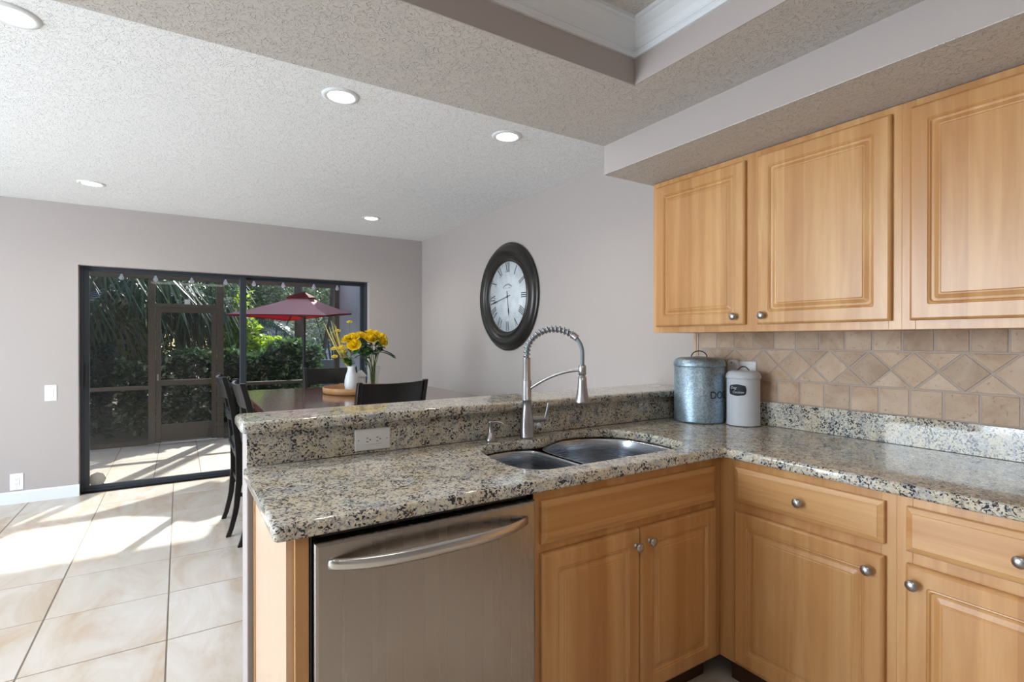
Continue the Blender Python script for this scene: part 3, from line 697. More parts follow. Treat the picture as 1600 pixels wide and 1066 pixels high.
# scalloped chalk label wrapped on the can
n = 72; lw, lh = .078, .050; pl = []
for i in range(n):
    q = 2*pi*i/n; c, s = cos(q), sin(q); k = 1/max(abs(c)**9+abs(s)**9, 1e-6)**(1/9)
    wob = 1+.045*cos(8*q+pi)
    pl.append((lw/2*c*k*wob, lh/2*s*k*(1+.09*cos(4*q))))
a0 = av-R(21)
seg = 14; vs = []; fs = []
me = bpy.data.meshes.new('label'); bm = bmesh.new()
strip = []
pls = sorted(set(round(p[0], 5) for p in pl))
def yr(x):
    ylo = yhi = 0
    for i in range(n):
        a, b = pl[i], pl[(i+1) % n]
        if (a[0]-x)*(b[0]-x) <= 0 and abs(a[0]-b[0]) > 1e-9:
            yy = a[1]+(b[1]-a[1])*(x-a[0])/(b[0]-a[0]); ylo = min(ylo, yy); yhi = max(yhi, yy)
    return ylo, yhi
xs = [-lw/2*1.05+lw*1.05*i/40 for i in range(41)]
for x in xs:
    lo, hi = yr(x); strip.append((x, lo, hi))
g = G(); vs = []
for x, lo, hi in strip:
    a = a0+x/r
    for z in (lo, hi): vs.append(((r+.0006)*cos(a), (r+.0006)*sin(a), .172+z))
g.add(vs, [(2*i, 2*i+2, 2*i+3, 2*i+1) for i in range(40)], True); lb = g.obj('chalk_label', CHALK, t, fix=False)
me = text_mesh('Dog', .017, .0002, .3); wrap(me, r+.0008, a0-.018/r, .182); add_mesh(me, 'chalk_writing', CHALKW, lb)
me = text_mesh('Cookies', .0155, .0002, .3); wrap(me, r+.0008, a0+.004/r, .162); add_mesh(me, 'chalk_writing', CHALKW, lb)
# white plate on the tiles behind the white canister
t = thing('backsplash_outlet', 'white outlet plate and plug behind the white canister', 'outlet', (2.3745, 1.578, 1.165), -pi/2)
G().rings([[(x-.07, y, z-.055) for x, z in rrect(.14, .105, i, .005)] for i, y in ((0, 0), (0, -.003), (.003, -.006))]).obj('cover_plate', PLATE, t)
G().rings([[(x-.07, y, z-.045) for x, z in rrect(.052, .102, i, .016)] for i, y in ((0, -.006), (0, -.030), (.004, -.034))]).obj('plug_adapter', PLATE, t)
G().lathe([(0, -.036), (.003, -.036), (.003, -.033)], 10, (-.045, 0, .043), 'Y').obj('indicator', DARK, t)

# ------------------------------------------------------------------ wall clock (faces -x)
CY, CZ = 3.800, 1.690
t = thing('wall_clock', 'large round black wall clock with roman numerals', 'clock', (XW, CY, CZ))
# lathe about X: profile (r, x)
G().lathe([(.30, -.002), (.452, -.002), (.460, -.006), (.463, -.014), (.456, -.022), (.447, -.024), (.443, -.032), (.430, -.046), (.405, -.055), (.380, -.053), (.360, -.044), (.352, -.036), (.346, -.036), (.342, -.042), (.334, -.044), (.328, -.040), (.322, -.030), (.314, -.022), (.310, -.014), (.30, -.012)], 96, axis='X').obj('frame', CLOCKF, t)
G().lathe([(.3505, -.0365), (.348, -.040), (.3455, -.0365)], 96, axis='X').lathe([(.326, -.0395), (.322, -.036), (.316, -.026), (.3145, -.0235)], 96, axis='X').obj('inner_ring', CLOCKG, t)
G().lathe([(0, -.012), (.312, -.012), (.312, -.009)], 72, axis='X').obj('dial', DIAL, t)
# clock plane coords: u to the viewer's right = -Y, v up
def stroke(g, u0, v0, u1, v1, w, x=-.0125, th=.0006):
    d = Vector((u1-u0, v1-v0)); n_ = Vector((-d.y, d.x)).normalized()*w/2
    q = [(u0+n_.x, v0+n_.y), (u0-n_.x, v0-n_.y), (u1-n_.x, v1-n_.y), (u1+n_.x, v1+n_.y)]
    g.add([(x, -a, b) for a, b in q]+[(x-th, -a, b) for a, b in q], [(0, 1, 2, 3), (7, 6, 5, 4), (0, 4, 5, 1), (1, 5, 6, 2), (2, 6, 7, 3), (3, 7, 4, 0)])
ROM = ['XII', 'I', 'II', 'III', 'IIII', 'V', 'VI', 'VII', 'VIII', 'IX', 'X', 'XI']
for i, rm in enumerate(ROM):
    g = G(); a = 2*pi*i/12; hN = .078; rc = .252
    wid = {'I': .016, 'V': .038, 'X': .038}; tw = sum(wid[c] for c in rm); x0 = -tw/2
    er = Vector((sin(a), cos(a))); et = Vector((cos(a), -sin(a)))
    def pt(x, v): p = er*(rc+v)+et*x; return p.x, p.y
    for c in rm:
        w_ = wid[c]; xc = x0+w_/2
        if c == 'I':
            stroke(g, *pt(xc, -hN/2), *pt(xc, hN/2), .0075)
        elif c == 'V':
            stroke(g, *pt(xc-.013, hN/2), *pt(xc, -hN/2), .0085); stroke(g, *pt(xc+.013, hN/2), *pt(xc, -hN/2), .003)
        else:
            stroke(g, *pt(xc-.013, hN/2), *pt(xc+.013, -hN/2), .0085); stroke(g, *pt(xc+.013, hN/2), *pt(xc-.013, -hN/2), .003)
        for v in (-hN/2, hN/2):
            if c == 'I' or (c == 'V' and v > 0) or c == 'X': stroke(g, *pt(xc-w_*.42, v), *pt(xc+w_*.42, v), .0022)
        x0 += w_
    g.obj('numeral', INK, t)
g = G()
for i in range(40):   # faded maker's arc and line under the XII, illegible in the photo
    if i % 4 == 3: continue
    a = R(-52+104*i/39); u, v = .085*sin(a), .045+.060*cos(a)
    stroke(g, u, v-.006, u, v+.006, .0022)
for i in range(12):
    if i != 6: stroke(g, -.045+.008*i, .070, -.041+.008*i, .078, .0018)
for i in range(60):
    a = 2*pi*i/60; stroke(g, .303*sin(a), .303*cos(a), .298*sin(a), .298*cos(a), .002)
g.obj('faded_print', INKL, t)['kind'] = 'stuff'
def hand(name, ang, ln, tail, w, x):
    g = G(); er = Vector((sin(ang), cos(ang))); et = Vector((cos(ang), -sin(ang)))
    P_ = [(-tail, w*.5), (0, w*.35), (ln*.55, w*.35), (ln*.72, w), (ln, .0015)]
    q = [er*a+et*b for a, b in P_]+[er*a-et*b for a, b in reversed(P_)]; n = len(q)
    g.add([(x, -p.x, p.y) for p in q]+[(x-.0015, -p.x, p.y) for p in q], [tuple(range(n)), tuple(range(2*n-1, n-1, -1))]+[(i, (i+1) % n, n+(i+1) % n, n+i) for i in range(n)])
    return g.obj(name, INK, t)
hand('minute_hand', 2*pi*43.2/60, .285, .05, .007, -.017); hand('hour_hand', 2*pi*(5+43/60)/12, .165, .05, .008, -.0145)
G().lathe([(0, -.020), (.008, -.019), (.009, -.012)], 16, axis='X').obj('hand_hub', INK, t)
G().lathe([(0, -.0225), (.3135, -.0225)], 64, axis='X').obj('glass_cover', m_glass('clock_glass', (.97, .98, .98, 1), 1.35, .8), t)

# ------------------------------------------------------------------ dining table and chairs
t = thing('dining_table', 'square counter-height dining table with a glossy red-brown top', 'table', (1.135, 3.96, 0))
hx_, hy_ = .725, .76
G().box((-hx_, -hy_, .866), (hx_, hy_, .910)).obj('tabletop', TABLE, t, bevel=.006)
g = G().box((-hx_+.09, -hy_+.09, .77), (hx_-.09, -hy_+.115, .866)).box((-hx_+.09, hy_-.115, .77), (hx_-.09, hy_-.09, .866)).box((-hx_+.09, -hy_+.115, .77), (-hx_+.115, hy_-.115, .866)).box((hx_-.115, -hy_+.115, .77), (hx_-.09, hy_-.115, .866))
g.obj('apron', ESP, t)
for sx in (-1, 1):
    for sy in (-1, 1):
        x, y = sx*.18, sy*.18
        G().box((x-.04, y-.04, .0), (x+.04, y+.04, .866)).obj('leg', ESP, t, bevel=.006)
G().box((-.14, -.14, .25), (.14, .14, .29)).obj('shelf', ESP, t, bevel=.003)

def fprof(z): # sabre profile of the rear legs, forward offset
    P_ = [(0, 0), (.05, .018), (.176, .048), (.37, .066), (.54, .066), (.61, .062), (.72, .048), (.85, .030), (.97, .004), (1.075, -.024)]
    for (a, b), (c, d) in zip(P_, P_[1:]):
        if z <= c: return b+(d-b)*(z-a)/(c-a)
    return P_[-1][1]
def make_chair():
    t = thing('counter_chair', '', 'chair')
    hw = .215
    for s in (-1, 1):
        rs = []
        for i in range(23):
            z = 1.075*i/22; f = fprof(z); d = .044-.014*abs(z-.55)/.55; w_ = .014; x = s*(hw+.008*(z/1.07-.5))
            rs.append([(x-w_, f-d/2, z), (x+w_, f-d/2, z), (x+w_, f+d/2, z), (x-w_, f+d/2, z)])
        G().rings(rs).obj('leg', ESP, t, bevel=.004)
    for s in (-1, 1):
        rs = [[(s*hw-q, .42-q, z), (s*hw+q, .42-q, z), (s*hw+q, .42+q, z), (s*hw-q, .42+q, z)] for z, q in ((0, .014), (.57, .020))]
        G().rings(rs).obj('leg', ESP, t, bevel=.003)
    def slat(z0, z1, name, bow):
        rs = []; K = 14
        for i in range(K+1):
            u = -1+2*i/K; x = u*(hw-.010); b = bow*(1-u*u)
            rs.append([(x, fprof(z0)-b-.008, z0), (x, fprof(z0)-b+.008, z0), (x, fprof(z1)-b+.008, z1-.010*(1-u*u)*.6), (x, fprof(z1)-b-.008, z1-.010*(1-u*u)*.6)])
        return G().rings(rs).obj(name, ESP, t, bevel=.003)
    slat(.925, 1.068, 'top_rail', .030); slat(.775, .830, 'back_slat', .026)
    pts = rrect(.445, .43, 0, .03, 4)
    G().rings([[(a-.2225, b+.03, z) for a, b in pts] for z in (.570, .592)]).obj('seat', ESP, t, bevel=.004)
    G().rings([[(.0215+a*.903-.2225, b*.93+.047, z) for a, b in rrect(.445, .43, i, .05, 4)] for z, i in ((.592, .0), (.612, .0), (.622, .012), (.625, .04))]).obj('seat_pad', plain('black_leather', (.012, .012, .012, 1), .4), t)
    G().box((-hw+.012, .40, .50), (hw-.012, .42, .57)).box((-hw+.012, .055, .50), (hw-.012, .075, .57)).box((-hw, .07, .50), (-hw+.018, .41, .57)).box((hw-.018, .07, .50), (hw, .41, .57)).obj('seat_apron', ESP, t)
    for (a, b) in (((-hw+.01, .41, .20), (hw-.01, .425, .235)), ((-hw+.01, .06, .325), (hw-.01, .075, .35)), ((-hw-.008, .07, .26), (-hw+.008, .42, .285)), ((hw-.008, .07, .26), (hw+.008, .42, .285)), ((-hw-.008, .07, .335), (-hw+.008, .42, .36)), ((hw-.008, .07, .335), (hw+.008, .42, .36))):
        G().box(a, b).obj('stretcher', ESP, t)
    return t
def copy_thing(root, loc, rz, label):
    r_ = root.copy(); COL.objects.link(r_); r_.location = loc; r_.rotation_euler = (0, 0, rz); r_['label'] = label
    for ch in root.children:
        c = ch.copy(); COL.objects.link(c); c.parent = r_
        for k in ch.children:
            d = k.copy(); COL.objects.link(d); d.parent = c
    return r_
c1 = make_chair(); c1.location = (.272, 4.185, 0); c1.rotation_euler = (0, 0, -pi/2)
c1['group'] = 'black chairs around the dining table'
c1['label'] = 'black curved-leg chair at the left side of the table, the farther of the two'
copy_thing(c1, (.322, 3.525, 0), -pi/2, 'black chair at the left side of the table, nearer the bar and mostly hidden')
copy_thing(c1, (1.085, 3.055, 0), R(9), 'black chair seen from behind, its top rail just above the bar')
copy_thing(c1, (1.150, 4.835, 0), pi, 'black chair on the far side of the table in front of the sliding door')

# ------------------------------------------------------------------ centrepiece
TZ_ = .910
TX, TY = 1.19, 4.10
t = thing('serving_tray', 'shallow round wooden serving tray on the dining table', 'tray', (TX, TY, TZ_))
G().lathe([(0, .001), (.262, .001), (.270, .006), (.274, .045), (.270, .048), (.264, .046), (.258, .012), (0, .010)], 56).obj('tray_body', TRAYW, t)
vx, vy = 1.125, 4.09
t = thing('white_vase', 'white ceramic bottle vase on the tray', 'vase', (vx, vy, TZ_+.0105))
k = 1.03
G().lathe([(0, 0), (.040*k, 0), (.046, .006), (.052, .05), (.051, .085), (.043, .125), (.032, .155), (.028, .175), (.030, .195), (.028, .196), (.025, .178), (.028, .155), (.036, .12), (.040, .02), (0, .01)], 40).obj('body', CERAM, t)
gx, gy = 1.318, 4.16
t2 = thing('glass_vase', 'clear flared glass vase holding the rose stems', 'vase', (gx, gy, TZ_+.0105))
G().lathe([(0, 0), (.036, 0), (.040, .008), (.040, .05), (.046, .12), (.062, .19), (.060, .19), (.043, .12), (.036, .05), (.034, .016), (0, .014)], 40).obj('body', VGLASS, t2)
t = thing('ceramic_house', 'small white ceramic house ornament between the two vases', 'ornament', (1.215, 4.16, TZ_+.0105), R(-28))
g = G().box((-.034, -.034, 0), (.034, .034, .105)); g.obj('walls', CERAM, t, bevel=.002)
G().prism([(-.042, .105), (.042, .105), (.044, .112), (0, .158), (-.044, .112)], -.042, .042, 'Y').obj('roof', CERAM, t, bevel=.002)

def rose(g, c, r, tilt):
    rot = Matrix.Rotation(tilt[0], 3, 'X') @ Matrix.Rotation(tilt[1], 3, 'Y')
    for layer, (n, rr, op) in enumerate(((3, .30, .15), (4, .52, .4), (5, .78, .75), (6, 1.0, 1.15))):
        for i in range(n):
            q = 2*pi*(i+.5*layer)/n+random.uniform(-.2, .2); vs = []
            for a in range(5):
                for b in range(5):
                    u = (a/4-.5)*2.6*(pi/n); v = b/4
                    rad = r*rr*(.35+.65*sin(v*pi/2))*(1+.25*op*v*v)
                    z = r*(-.55+1.25*v*(1-.12*layer))-r*.20*op*v**4+random.uniform(-.02, .02)*r
                    p = Vector((rad*cos(q+u), rad*sin(q+u), z-r*.12*abs(a-2)/2*v)); vs.append(rot @ p+Vector(c))
            g.add(vs, [(a*5+b, a*5+b+1, (a+1)*5+b+1, (a+1)*5+b) for a in range(4) for b in range(4)], True)
def petalleaf(g, base, dirv, ln, wd, droop=.3, up=Vector((0, 0, 1))):
    d = Vector(dirv).normalized(); s = d.cross(up).normalized(); nrm = s.cross(d); vs = []
    for i, w_ in enumerate((.05, .7, 1, .75, .02)):
        u = i/4; c = Vector(base)+d*ln*u-Vector((0, 0, 1))*droop*ln*u*u
        vs += [c-s*wd/2*w_+nrm*.12*wd, c, c+s*wd/2*w_+nrm*.12*wd]
    g.add(vs, [(3*i, 3*i+1, 3*i+4, 3*i+3) for i in range(4)]+[(3*i+1, 3*i+2, 3*i+5, 3*i+4) for i in range(4)], True)
# roses: each stem with its bloom is one flower
ros = [((1.128, 4.06, 1.345), .041, (.6, -.3)), ((1.085, 4.08, 1.332), .038, (.4, -.6)), ((1.125, 4.02, 1.287), .043, (.9, -.3)), ((1.195, 4.08, 1.360), .040, (.5, 0)), ((1.235, 4.12, 1.352), .038, (.4, .1)),
       ((1.262, 4.05, 1.338), .046, (.7, .1)), ((1.322, 4.10, 1.372), .040, (.3, .2)), ((1.350, 4.05, 1.350), .042, (.5, .4)), ((1.385, 4.10, 1.338), .042, (.4, .6)), ((1.36, 4.05, 1.312), .040, (.8, .5)), ((1.300, 4.17, 1.385), .036, (.2, .1))]
rl = ['leftmost upper bloom', 'bloom at the left edge', 'lowest bloom at the left front', 'bloom left of centre', 'bloom behind the centre', 'large open bloom at the centre', 'bloom right of centre at the top', 'bloom at the upper right', 'rightmost bloom', 'lower bloom at the right', 'topmost bloom at the back']
for (c, r_, tl), lb in zip(ros, rl):
    a = random.uniform(0, 2*pi); base = Vector((gx+.014*cos(a), gy+.014*sin(a), TZ_+.03)); neck = Vector((gx+(c[0]-gx)*.12+.012*cos(a+2), gy+(c[1]-gy)*.12, TZ_+.20))
    t = thing('yellow_rose', 'yellow rose in the glass vase, '+lb, 'flower', tuple(base), 0, 'yellow roses in the glass vase')
    C_ = Vector(c)-base; N_ = neck-base
    pts = [Vector((0, 0, 0)), N_*.5, N_, N_.lerp(C_, .5)+Vector((0, 0, .01)), C_-Vector((0, 0, r_*.5))]
    G().tube(pts, .0032, 6).obj('stem', STEM, t)
    g = G(); rose(g, C_, r_, tl); g.obj('bloom', YEL, t, fix=False)
    g = G()
    for i in range(7):
        u = random.uniform(.42, .97); p = N_.lerp(C_, u); q = random.uniform(0, 2*pi)
        petalleaf(g, p, (cos(q), sin(q), random.uniform(-.3, .4)), random.uniform(.05, .075), random.uniform(.034, .05), .4)
    if lb.startswith(('rightmost', 'lower bloom')):
        for q in (-.5, -.1, .2, -.8): petalleaf(g, N_.lerp(C_, .55), (cos(q), sin(q)*.5, -.05), .13, .05, .35)
    g.obj('leaves', RLEAF, t, fix=False)
# wild flowers in the white vase
wf = [((1.025, 4.10, 1.392), .017, 1), ((1.00, 4.12, 1.255), .019, 0), ((1.045, 4.05, 1.265), .026, 0), ((.995, 4.08, 1.195), .019, 1), ((1.118, 4.12, 1.462), .017, 1), ((1.055, 4.06, 1.235), .020, 0)]
wl = ['upper left', 'far left and middle high', 'broad one at the left', 'lowest at the left', 'tallest, above the roses', 'small one near the vase neck']
for (c, r_, pale), lb in zip(wf, wl):
    base = Vector((vx, vy, TZ_+.06)); t = thing('wildflower', 'small pale yellow wildflower in the white vase, '+lb, 'flower', tuple(base), 0, 'wildflowers in the white vase')
    C_ = Vector(c)-base; N_ = Vector(((c[0]-vx)*.1, (c[1]-vy)*.1, .15))
    G().tube([Vector((0, 0, 0)), N_, N_.lerp(C_, .5)+Vector((0, 0, .02)), C_-Vector((0, 0, r_*.4))], .0022, 6).obj('stem', STEM, t)
    g = G(); rose(g, C_, r_, (.5, -.2)); g.obj('bloom', PYEL, t, fix=False)
    g = G()
    for i in range(9):
        q = random.uniform(0, 2*pi); petalleaf(g, N_.lerp(C_, random.uniform(.0, .35)), (cos(q), sin(q), .7), random.uniform(.04, .07), .026, .3)
    g.obj('leaves', LEAF[2] if pale else RLEAF, t, fix=False)
g = G()
for (x, y, z) in ((.985, 4.15, 1.47), (1.00, 4.10, 1.44), (.965, 4.12, 1.42), (1.02, 4.14, 1.43), (.93, 4.13, 1.45)):
    p0 = Vector((vx, vy, TZ_+.05)); p1 = Vector((vx+(x-vx)*.15, vy, TZ_+.20)); p2 = Vector((x, y, z))
    pts = [p0, p1]+[p1.lerp(p2, i/4)-Vector((.012*sin(pi*i/4), 0, 0)) for i in (1, 2, 3, 4)]
    g.tube(pts, [.003, .003, .004, .005, .0045, .0015], 5)
tag(g.obj('dried_stems', STRAW), 'spray of tall straw-coloured stems leaning left out of the white vase', 'dried stems')

# ------------------------------------------------------------------ patio
struct(G().box((2.03, 5.9, -.05), (2.2, 8.3, 2.82)).obj('wall_patio_side', STUC))
struct(G().box((-4.3, 5.92, 2.82), (2.25, 8.12, 2.92)).obj('ceiling_patio', WHITE))
t = thing('screen_enclosure', 'bronze framed insect screen wall across the patio', 'screen wall', (0, 8.05, 0))
for nm, a, b in (('post', (-.335, -.025, 0), (-.26, .025, 2.82)), ('post', (.42, -.025, 0), (.50, .025, 2.82)), ('post', (1.96, -.025, 0), (2.03, .025, 2.82)), ('post', (-2.4, -.025, 0), (-2.33, .025, 2.82)),
                 ('mid_rail', (-2.33, -.02, .69), (-.335, .02, .735)), ('mid_rail', (.50, -.02, .69), (1.96, .02, .735)), ('bottom_rail', (-2.33, -.02, -.01), (-.335, .02, .04)), ('bottom_rail', (.5, -.02, -.01), (1.96, .02, .04)),
                 ('header_beam', (-2.6, -.04, 2.09), (2.03, .028, 2.17)), ('top_rail', (-2.6, -.02, 2.76), (2.03, .02, 2.82)), ('door_head', (-.26, -.03, 1.735), (.42, .02, 1.78))):
    G().box(a, b).obj(nm, PFRAME, t, bevel=.002)
for a, b in (((-2.33, .022, .04), (-.335, .0225, .69)), ((-2.33, .022, .735), (-.335, .0225, 2.09)), ((.50, .022, .04), (1.96, .0225, .69)), ((.50, .022, .735), (1.96, .0225, 2.09)), ((-.26, .022, 1.78), (.42, .0225, 2.09))):
    G().box(a, b).obj('screen_mesh', SCREEN, t)
x = G().box((.055, -.055, 1.782), (.115, -.035, 1.842)).obj('sensor_box', PLATE, t); x['label'] = 'small white box on the door head'
t = thing('screen_door', 'bronze screen door with a mid rail and kick panel, shut', 'door', (-.255, 8.05, 0))
w = .67
G().box((0, -.02, .005), (.055, .015, 1.733)).box((w-.055, -.02, .005), (w, .015, 1.733)).box((.055, -.02, 1.67), (w-.055, .015, 1.733)).obj('door_frame', PFRAME, t, bevel=.002)
G().box((.055, -.018, .73), (w-.055, .012, .80)).obj('mid_rail', PFRAME, t, bevel=.002)
G().box((.055, -.012, .03), (w-.055, .010, .225)).box((.055, -.018, .215), (w-.055, .014, .235)).obj('kick_panel', PFRAME, t, bevel=.002)
G().box((.055, 0, .235), (w-.055, .0005, .73)).box((.055, 0, .80), (w-.055, .0005, 1.67)).obj('screen_mesh', SCREEN, t)
G().box((.012, -.034, .80), (.030, -.020, .88)).obj('latch', NICK, t)
# string lights
t = thing('string_lights', 'string of clear bulbs hung along the patio beam', 'string lights', (0, 7.99, 2.16))
bx = [-.60, -.255, .136, .521, .865, 1.24, 1.655, 1.99]
pts = [(-1.2, 0, .0)]
for a, b in zip([-.95]+bx, bx+[2.02]): pts += [(a, 0, -.005), ((a+b)/2, 0, -.018)]
G().tube(pts, .003, 5).obj('cord', RUB, t)
for x in bx:
    s_ = G().lathe([(.0, -.004), (.010, -.006), (.012, -.03), (0, -.03)], 12, (x, 0, 0)).obj('socket', RUB, t)
    G().lathe([(.009, -.030), (.014, -.045), (.026, -.070), (.028, -.085), (.020, -.102), (0, -.108)], 16, (x, 0, 0)).obj('bulb', plain('bulb_glass', srgb(214, 220, 230), .15, 0, .02), s_)
# umbrella
t = thing('patio_umbrella', 'red patio umbrella with a black pole', 'umbrella', (1.378, 7.25, -.012))
A, C_, D, F = (.49, 7.40, 1.640), (1.56, 6.80, 1.628), (1.985, 7.22, 1.680), (1.30, 7.94, 1.600)
def loc_(p): return Vector((p[0]-1.378, p[1]-7.25, p[2]+.012))
apex = Vector((0, 0, 1.915)); cor = [loc_(p) for p in (A, C_, D, F)]; mid = []
rings_ = []
for u in [i/8 for i in range(9)]:
    rg = []
    for i in range(4):
        a, b = cor[i], cor[(i+1) % 4]
        for k in range(6):
            v = k/6; e_ = a.lerp(b, v); e_ = e_.lerp(apex, .02*sin(pi*v))
            e_.z = a.lerp(b, v).z+.006*sin(pi*v)
            p = apex.lerp(e_, .06+.94*u); p.z -= .010*sin(pi*u); rg.append(p)
    rings_.append(rg)
G().rings(rings_, True, False).obj('canopy', UMBT, t, fix=False)['label'] = 'canopy top with the sun glare painted in as pink'
G().rings([[p-Vector((0, 0, .006)) for p in rg] for rg in rings_], True, False).obj('canopy_underside', UMB, t, fix=False)['label'] = 'bright red underside of the canopy'
rim = rings_[-1]; n = len(rim)
G().add([p for p in rim]+[Vector((p.x, p.y, p.z-.020)) for p in rim], [(i, (i+1) % n, n+(i+1) % n, n+i) for i in range(n)]).obj('valance', UMBD, t, fix=False)
vr = [[apex.lerp(p, .0)+Vector((0, 0, .045))+(p-apex)*s_+Vector((0, 0, -(.05+.1*s_)*0+dz)) for p in rings_[-1]] for s_, dz in ((.02, 0), (.14, -.006), (.24, -.015), (.245, -.03))]
G().rings(vr, True, False).obj('vent_cap', UMBD, t, fix=False)
G().tube([(0, 0, .0), (0, 0, 1.96)], .021, 14).obj('pole', RUB, t)
for c in cor: G().tube([apex-Vector((0, 0, .03)), c-Vector((0, 0, .012))], .008, 6).obj('rib', RUB, t)
for c in cor: G().tube([Vector((0, 0, 1.62)), apex.lerp(c, .5)-Vector((0, 0, .055))], .006, 6).obj('strut', RUB, t)
G().lathe([(0, 0), (.24, 0), (.24, .03), (.20, .05), (.05, .07), (.035, .12), (.035, .35), (0, .35)], 32).obj('base', RUB, t)

# ------------------------------------------------------------------ garden
struct(G().box((-40, 8.2, -.3), (40, 60, -.04)).obj('ground', SOIL)) 
def leaves(g, c, rad, n, size, shell=.75, zmin=-9):
    c = Vector(c)
    for _ in range(n):
        while True:
            p = Vector((random.uniform(-1, 1), random.uniform(-1, 1), random.uniform(-1, 1)))
            if shell*random.random()**.6 <= p.length <= 1: break
        q = c+Vector((p.x*rad[0], p.y*rad[1], p.z*rad[2]))
        if q.z < zmin: continue
        d = Vector((random.gauss(0, 1), random.gauss(0, 1), random.gauss(0, .6))).normalized(); s = d.cross(Vector((random.gauss(0, 1), random.gauss(0, 1), random.gauss(0, 1)))).normalized()
        L_ = size*random.uniform(.6, 1.3); w_ = L_*.42
        g.add([q, q+d*L_*.5+s*w_*.5, q+d*L_, q+d*L_*.5-s*w_*.5], [(0, 1, 2, 3)])
def bush(name, label, cat, c, rad, n, size, mat, group=None, trunk=True, blobs=6):
    t = thing(name, label, cat, (c[0], c[1], -.04), 0, group); g = G(); cz = c[2]
    for i in range(blobs):
        a = random.uniform(0, 2*pi); k = random.uniform(.1, .55)
        leaves(g, (k*rad[0]*cos(a), k*rad[1]*sin(a), cz+random.uniform(-.35, .45)*rad[2]), (rad[0]*.62, rad[1]*.62, rad[2]*.6), n//blobs, size)
    g.obj('foliage', mat, t, fix=False)
    if trunk:
        g = G()
        for i in range(5):
            a = random.uniform(0, 2*pi); g.tube([(.05*cos(a), .05*sin(a), 0), (.3*rad[0]*cos(a), .3*rad[1]*sin(a), cz*.7), (.5*rad[0]*cos(a), .5*rad[1]*sin(a), cz+.2*rad[2])], [.02+.01*rad[0], .015, .006], 6)
        g.obj('stems', BARK, t, fix=False)
    return t
def hedge(label, x0, x1, y0, y1, h, n, size, mat):
    t = thing('hedge', label, 'hedge', ((x0+x1)/2, (y0+y1)/2, -.04)); g = G(); hw = (x1-x0)/2; hd = (y1-y0)/2
    for _ in range(n):
        f = random.random()
        x = random.uniform(-hw, hw); hh = h*(1+.08*sin(x*3.1)+.05*sin(x*7.7))
        if f < .45: q = Vector((x, random.uniform(-hd, hd), hh*random.uniform(.88, 1.05)))
        else: q = Vector((x, -hd*random.uniform(.5, 1.05), hh*random.uniform(.05, 1.0)))
        d = Vector((random.gauss(0, 1), random.gauss(0, 1), random.gauss(0, .6))).normalized(); s = d.cross(Vector((random.gauss(0, 1), random.gauss(0, 1), random.gauss(0, 1)))).normalized()
        L_ = size*random.uniform(.6, 1.3); w_ = L_*.45
        g.add([q, q+d*L_*.5+s*w_*.5, q+d*L_, q+d*L_*.5-s*w_*.5], [(0, 1, 2, 3)])
    g.obj('foliage', mat, t, fix=False)
    g = G()
    x = -hw
    while x < hw: g.tube([(x, 0, 0), (x+random.uniform(-.1, .1), random.uniform(-.1, .1), h*.8)], [.02, .008], 5); x += .25
    g.obj('stems', BARK, t, fix=False)
hedge('clipped leafy hedge behind the umbrella pole', .55, 2.05, 9.3, 10.1, 1.17, 12000, .095, LEAF[0])
hedge('dark hedge behind the screen door', -.75, .5, 9.0, 9.8, 1.05, 7500, .095, LEAF[0])
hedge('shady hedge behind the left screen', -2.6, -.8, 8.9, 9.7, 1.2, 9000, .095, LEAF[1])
def frond(g, base, dirv, ln, droop, nl=26, leaf=.42, w=.018):
    d = Vector(dirv).normalized(); side = d.cross(Vector((0, 0, 1)))
    side = side.normalized() if side.length > .05 else Vector((1, 0, 0)); pts = []
    for i in range(nl+1):
        u = i/nl; pts.append(Vector(base)+d*ln*u-Vector((0, 0, droop*ln*u*u)))
    g.tube(pts[::3], [.010*(1-.8*k/len(pts[::3])) for k in range(len(pts[::3]))], 5)
    for i in range(3, nl):
        u = i/nl; tg = (pts[i+1]-pts[i]).normalized(); L_ = leaf*(sin(pi*min(1, u*1.05))**.6+.15)
        for s in (-1, 1):
            e_ = (side*s*.85+tg*.55+Vector((0, 0, .15))).normalized(); a = pts[i]; m = a+e_*L_*.5; b = a+e_*L_-Vector((0, 0, L_*.45))
            g.add([a-tg*w*.3, m-tg*w, b, m+tg*w], [(0, 1, 2, 3)])
def fan(g, base, dirv, stalk, ln, n=22, w=.020, hang=.5):
    d = Vector(dirv).normalized(); c = Vector(base)+d*stalk; g.tube([base, c], [.012, .008], 5)
    side = d.cross(Vector((0, 0, 1))); side = side.normalized() if side.length > .05 else Vector((1, 0, 0)); up = side.cross(d)
    for i in range(n):
        q = R(-125+250*i/(n-1)); e_ = d*cos(q)+side*sin(q)+up*.12; L_ = ln*random.uniform(.85, 1.1); p = side*cos(q)-d*sin(q)
        m = c+e_*L_*.55; b = c+e_*L_-Vector((0, 0, L_*hang*random.uniform(.7, 1.3)))
        g.add([c, m-p*w, b, m+p*w], [(0, 1, 2, 3)])
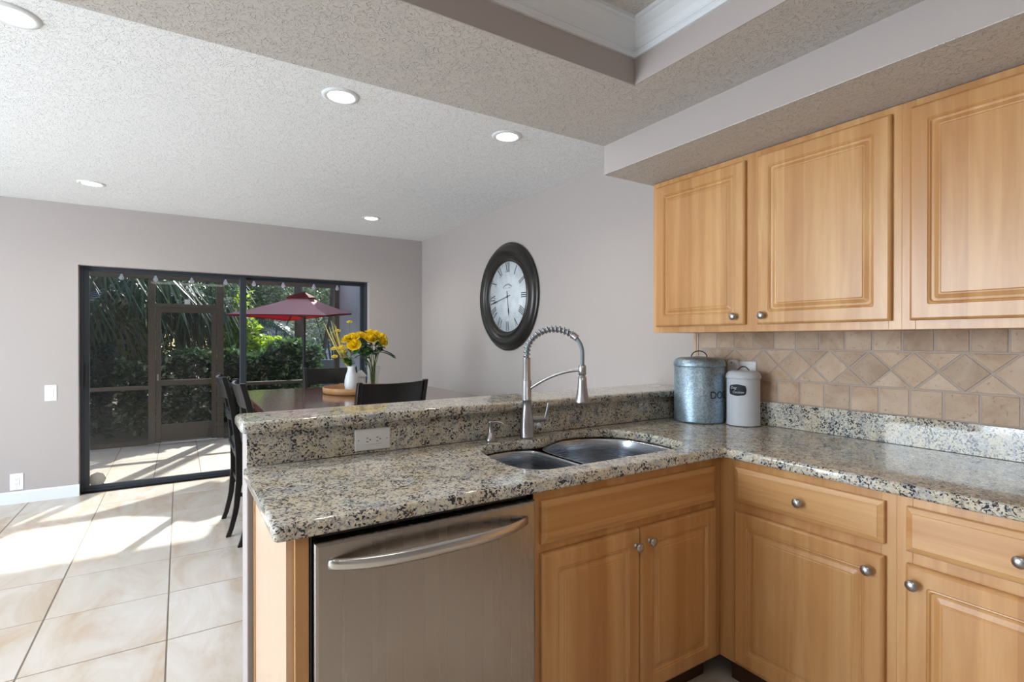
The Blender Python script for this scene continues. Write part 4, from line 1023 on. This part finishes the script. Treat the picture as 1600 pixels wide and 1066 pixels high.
def palm(label, x, y, h, n, kind, ln, group='palms beyond the patio'):
    t = thing('palm_tree', label, 'palm', (x, y, -.04), 0, group)
    G().tube([(0, 0, 0), (.05, 0, h*.5), (0, 0, h)], [.13, .11, .12], 12).obj('trunk', BARK, t)
    g = G()
    for i in range(n):
        a = 2.4*i; el = random.uniform(-.9, .75)
        if kind == 'fan': fan(g, (0, 0, h), (cos(a)*cos(el), sin(a)*cos(el), sin(el)), ln*.5, ln*.6, hang=.7)
        else: frond(g, (0, 0, h), (cos(a)*cos(el), sin(a)*cos(el), sin(el)+.25), ln, random.uniform(.4, .8), leaf=ln*.32)
    g.obj('fronds', FROND, t, fix=False)
    g = G()
    for i in range(n//2):
        a = 1.7*i; g_ = fan(g, (0, 0, h-.1), (cos(a)*.5, sin(a)*.5, -1.1), ln*.35, ln*.5, n=14, hang=.8)
    g.obj('old_fronds', DEADF, t, fix=False)
palm('fan palm with drooping fronds at the left beyond the screen', -1.0, 9.9, 2.3, 22, 'fan', 1.5)
palm('fan palm with hanging skirt behind the screen door', .0, 10.9, 2.35, 24, 'fan', 1.25)
palm('feathery palm left of the umbrella', 1.15, 11.6, 1.7, 18, 'feather', 1.25)
palm('low palm with shiny blades above the hedge', 1.55, 11.0, .8, 12, 'feather', 1.0)
for x, y, z, rx, rz, n, sz, m, nm, lb in [
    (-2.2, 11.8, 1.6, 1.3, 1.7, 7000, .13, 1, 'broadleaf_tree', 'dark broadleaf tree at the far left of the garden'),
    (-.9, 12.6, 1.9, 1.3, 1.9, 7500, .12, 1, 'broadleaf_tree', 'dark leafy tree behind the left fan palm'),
    (.5, 13.4, 1.9, 1.3, 1.9, 7500, .12, 0, 'broadleaf_tree', 'green tree behind the screen door palm'),
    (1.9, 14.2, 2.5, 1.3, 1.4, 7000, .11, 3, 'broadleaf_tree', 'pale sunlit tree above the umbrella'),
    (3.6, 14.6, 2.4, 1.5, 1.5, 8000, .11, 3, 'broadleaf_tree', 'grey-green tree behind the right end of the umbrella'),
    (-.55, 10.4, 1.35, .35, .45, 600, .16, 2, 'croton_shrub', 'yellow-green shrub between the left hedge and the palm'),
    (.95, 10.7, 1.5, .30, .9, 900, .15, 2, 'croton_shrub', 'tall yellow-leaved shrub just right of the door stile'),
    (1.35, 10.5, 1.1, .45, .35, 900, .13, 2, 'croton_shrub', 'bright green shrub on top of the hedge')]:
    bush(nm, lb, 'tree' if 'tree' in nm else 'shrub', (x, y, z), (rx, 1.1 if 'tree' in nm else rx, rz), n, sz, LEAF[m], 'garden trees' if 'tree' in nm else 'bright shrubs')
t = thing('leaning_tree', 'bare grey tree trunk behind the umbrella canopy', 'tree', (1.99, 11.0, -.04))
G().tube([(0, 0, 0), (.01, 0, 1.6), (-.02, 0, 3.6)], [.09, .085, .07], 14).obj('trunk', BARK, t)
G().tube([(.35, 0, 0), (.42, 0, .9), (.62, 0, 1.8), (.7, 0, 3.2)], [.06, .05, .045, .03], 10).obj('branch', BARK, t)
fw_ = G().box((2.05, 10.35, -.04), (4.6, 10.5, .93)).obj('garden_wall', GREYW, bevel=.01); tag(fw_, 'low grey block wall right of the umbrella pole', 'wall')
t = thing('neighbour_house', 'white clapboard house seen between the trunk and the flowers', 'house', (4.2, 17, -.04))
G().box((-2.2, 0, 0), (5, 3, 2.6)).obj('wall', SIDING, t)
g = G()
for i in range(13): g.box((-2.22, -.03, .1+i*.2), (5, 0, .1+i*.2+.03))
g.obj('siding_shadow_lines', plain('siding_shadow_grey', srgb(170, 172, 178), .8), t)  # grey strips paint the shade line under each clapboard
G().prism([(-.4, 2.6), (3.4, 2.6), (1.5, 3.7)], -2.5, 5.2, 'X').obj('roof', plain('roof_shingle', srgb(110, 104, 100), .9), t)
